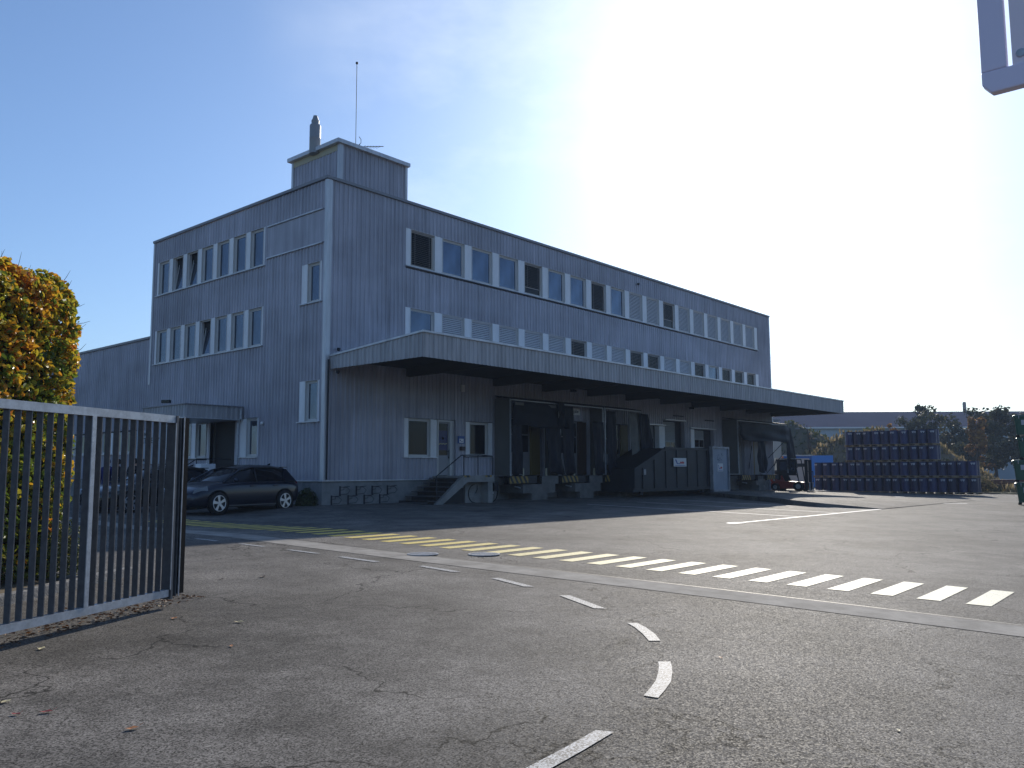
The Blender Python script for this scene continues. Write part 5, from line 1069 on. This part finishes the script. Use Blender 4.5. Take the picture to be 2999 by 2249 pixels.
# ------------------------------------------------------------------ trees
M_TREE = leaf_mat('tree leaves', [(0,(.025,.03,.018)),(.6,(.06,.065,.032)),(1,(.13,.12,.05))], .35, .6)
M_TOR = leaf_mat('orange tree leaves', [(0,(.12,.07,.03)),(.5,(.30,.15,.04)),(1,(.42,.25,.07))], .45, .6)
M_TGR = leaf_mat('yellow green leaves', [(0,(.06,.08,.02)),(1,(.22,.22,.06))], .45, .6)
def tree(label, x, y, h, rad, n, mt, seed, trunk=.3, size=.30, low=.12, conical=False, name='tree'):
    t = thing(name, label, 'tree', (x,y,-.5), 0, 'trees behind the yard'); q = random.Random(seed); mb = MB()
    top = Vector((q.uniform(-.3,.3),q.uniform(-.3,.3),h*.8)); mb.tube([(0,0,-.2),(q.uniform(-.15,.15),.1,h*.3),tuple(top*.75),tuple(top)], [.16*h/8,.12*h/8,.07*h/8,.02], 8)
    tips = []
    for i in range(15):
        a = q.uniform(0,6.28); f = q.uniform(.18,.8); z0 = h*f*.8; rr_ = rad*(1-.75*f if conical else math.sin(math.pi*min(.95,.25+f*.75))+.15)*q.uniform(.6,1.0)
        e = Vector((rr_*math.cos(a),rr_*math.sin(a),min(h*.98,z0+h*q.uniform(.08,.28)))); mb.tube([(top.x*f,top.y*f,z0),tuple(Vector((top.x*f,top.y*f,z0)).lerp(e,.5)+Vector((0,0,.2))),tuple(e)], [.05*h/8,.03*h/8,.012], 5); tips.append(e); tips.append(Vector((top.x*f,top.y*f,z0)).lerp(e,.6))
    mb.build('trunk', M_BARK, t, fix=False)
    cl = []
    for i in range(46):
        c = q.choice(tips)+Vector((q.gauss(0,rad*.16),q.gauss(0,rad*.16),q.gauss(0,h*.06))) if i > 12 else Vector((q.gauss(0,rad*.3),q.gauss(0,rad*.3),h*q.uniform(low+.1,.92)))
        c.z = max(h*low, min(c.z, h*.96)); 
        if conical: k = 1-(c.z/h); m_ = math.hypot(c.x,c.y); lim = rad*(.15+k); c = Vector((c.x*min(1,lim/max(m_,.01)), c.y*min(1,lim/max(m_,.01)), c.z))
        cl.append((c, q.uniform(.22,.42)*rad*(.6 if conical else .8), q.uniform(.0,.6)))
    pts = []
    for i in range(n):
        c, r_, ti = q.choice(cl); d = Vector((q.gauss(0,1),q.gauss(0,1),q.gauss(0,.8))); d = d.normalized()*r_*q.uniform(.4,1.05); pts.append((c+d, d+Vector((q.uniform(-1,1),q.uniform(-1,1),q.uniform(-1,1)))*r_*.6, size*q.uniform(.6,1.4), min(1,max(0,ti+q.gauss(.15,.2))), q))
    leaves('crown', pts, mt, t, shape='q'); return t
tree('big dark round tree left of the distant chimney', 90.8, 4.2, 9.9, 3.3, 5200, M_TREE, 1)
tree('dark tree just left of the big round one', 88.9, 6.3, 7.6, 2.0, 2600, M_TREE, 2)
tree('dark tree between the big round one and the chimney', 92.3, 2.2, 8.2, 2.1, 2600, M_TREE, 12)
tree('orange brown pointed tree in front of the dark trees on the right', 81.2, -2.6, 7.5, 1.9, 3600, M_TOR, 3, conical=True)
tree('large dark tree behind the orange one', 89.9, -2.5, 9.2, 3.0, 5200, M_TREE, 4)
tree('dark tree at the right edge above the green bins', 92.0, -6.2, 8.3, 3.2, 5200, M_TREE, 5)
tree('low dark tree under the right hand trees', 84.5, -6.3, 5.6, 3.0, 3600, M_TREE, 15)
tree('low dark tree behind the orange tree base', 86.0, -.3, 5.4, 2.4, 2600, M_TREE, 16)
tree('small yellow green tree behind the tall drum stacks', 65.8, 2.9, 5.9, 1.3, 1800, M_TGR, 6)
tree('thin rusty brown young tree behind the tall drum stacks', 66.6, 1.5, 6.5, .9, 900, M_TOR, 7, conical=True)
tree('thin bare young tree on the spoil mound', 60.6, 7.0, 7.3, .5, 60, M_TOR, 8, size=.12, conical=True)
for i, (px, hh) in enumerate(((2385,5.5),(2402,7.5),(2418,6.5))):
    p = at(px, 1236-hh*2.4, 400); tt_ = tree(f'{["first","second","third"][i]} dark distant tree from the left on the hill under the canopy corner', p.x, p.y, hh, 3.4, 500, M_TREE, 30+i, size=1.0); tt_.location.z = p.z-hh*.55
shrub('bush', 'brownish dry bush standing in front of the red planks', (47.6,-9.9,-.45), .9, .9, 1.0, 900, .12, M_GRS, 'bush', seed=14)

# ------------------------------------------------------------------ air
hm = bpy.data.materials.new('haze'); hm.use_nodes = True; t = hm.node_tree; t.nodes.clear(); ho = t.nodes.new('ShaderNodeOutputMaterial'); pv = t.nodes.new('ShaderNodeVolumePrincipled')
pv.inputs['Color'].default_value = (.62,.78,1,1); pv.inputs['Density'].default_value = .0007; pv.inputs['Anisotropy'].default_value = .0; t.links.new(pv.outputs[0], ho.inputs['Volume'])
hz = MB().box(-150,560,-300,420,-3,60).build('haze', hm); tag(hz, 'pale thin daylight haze', kind='stuff')
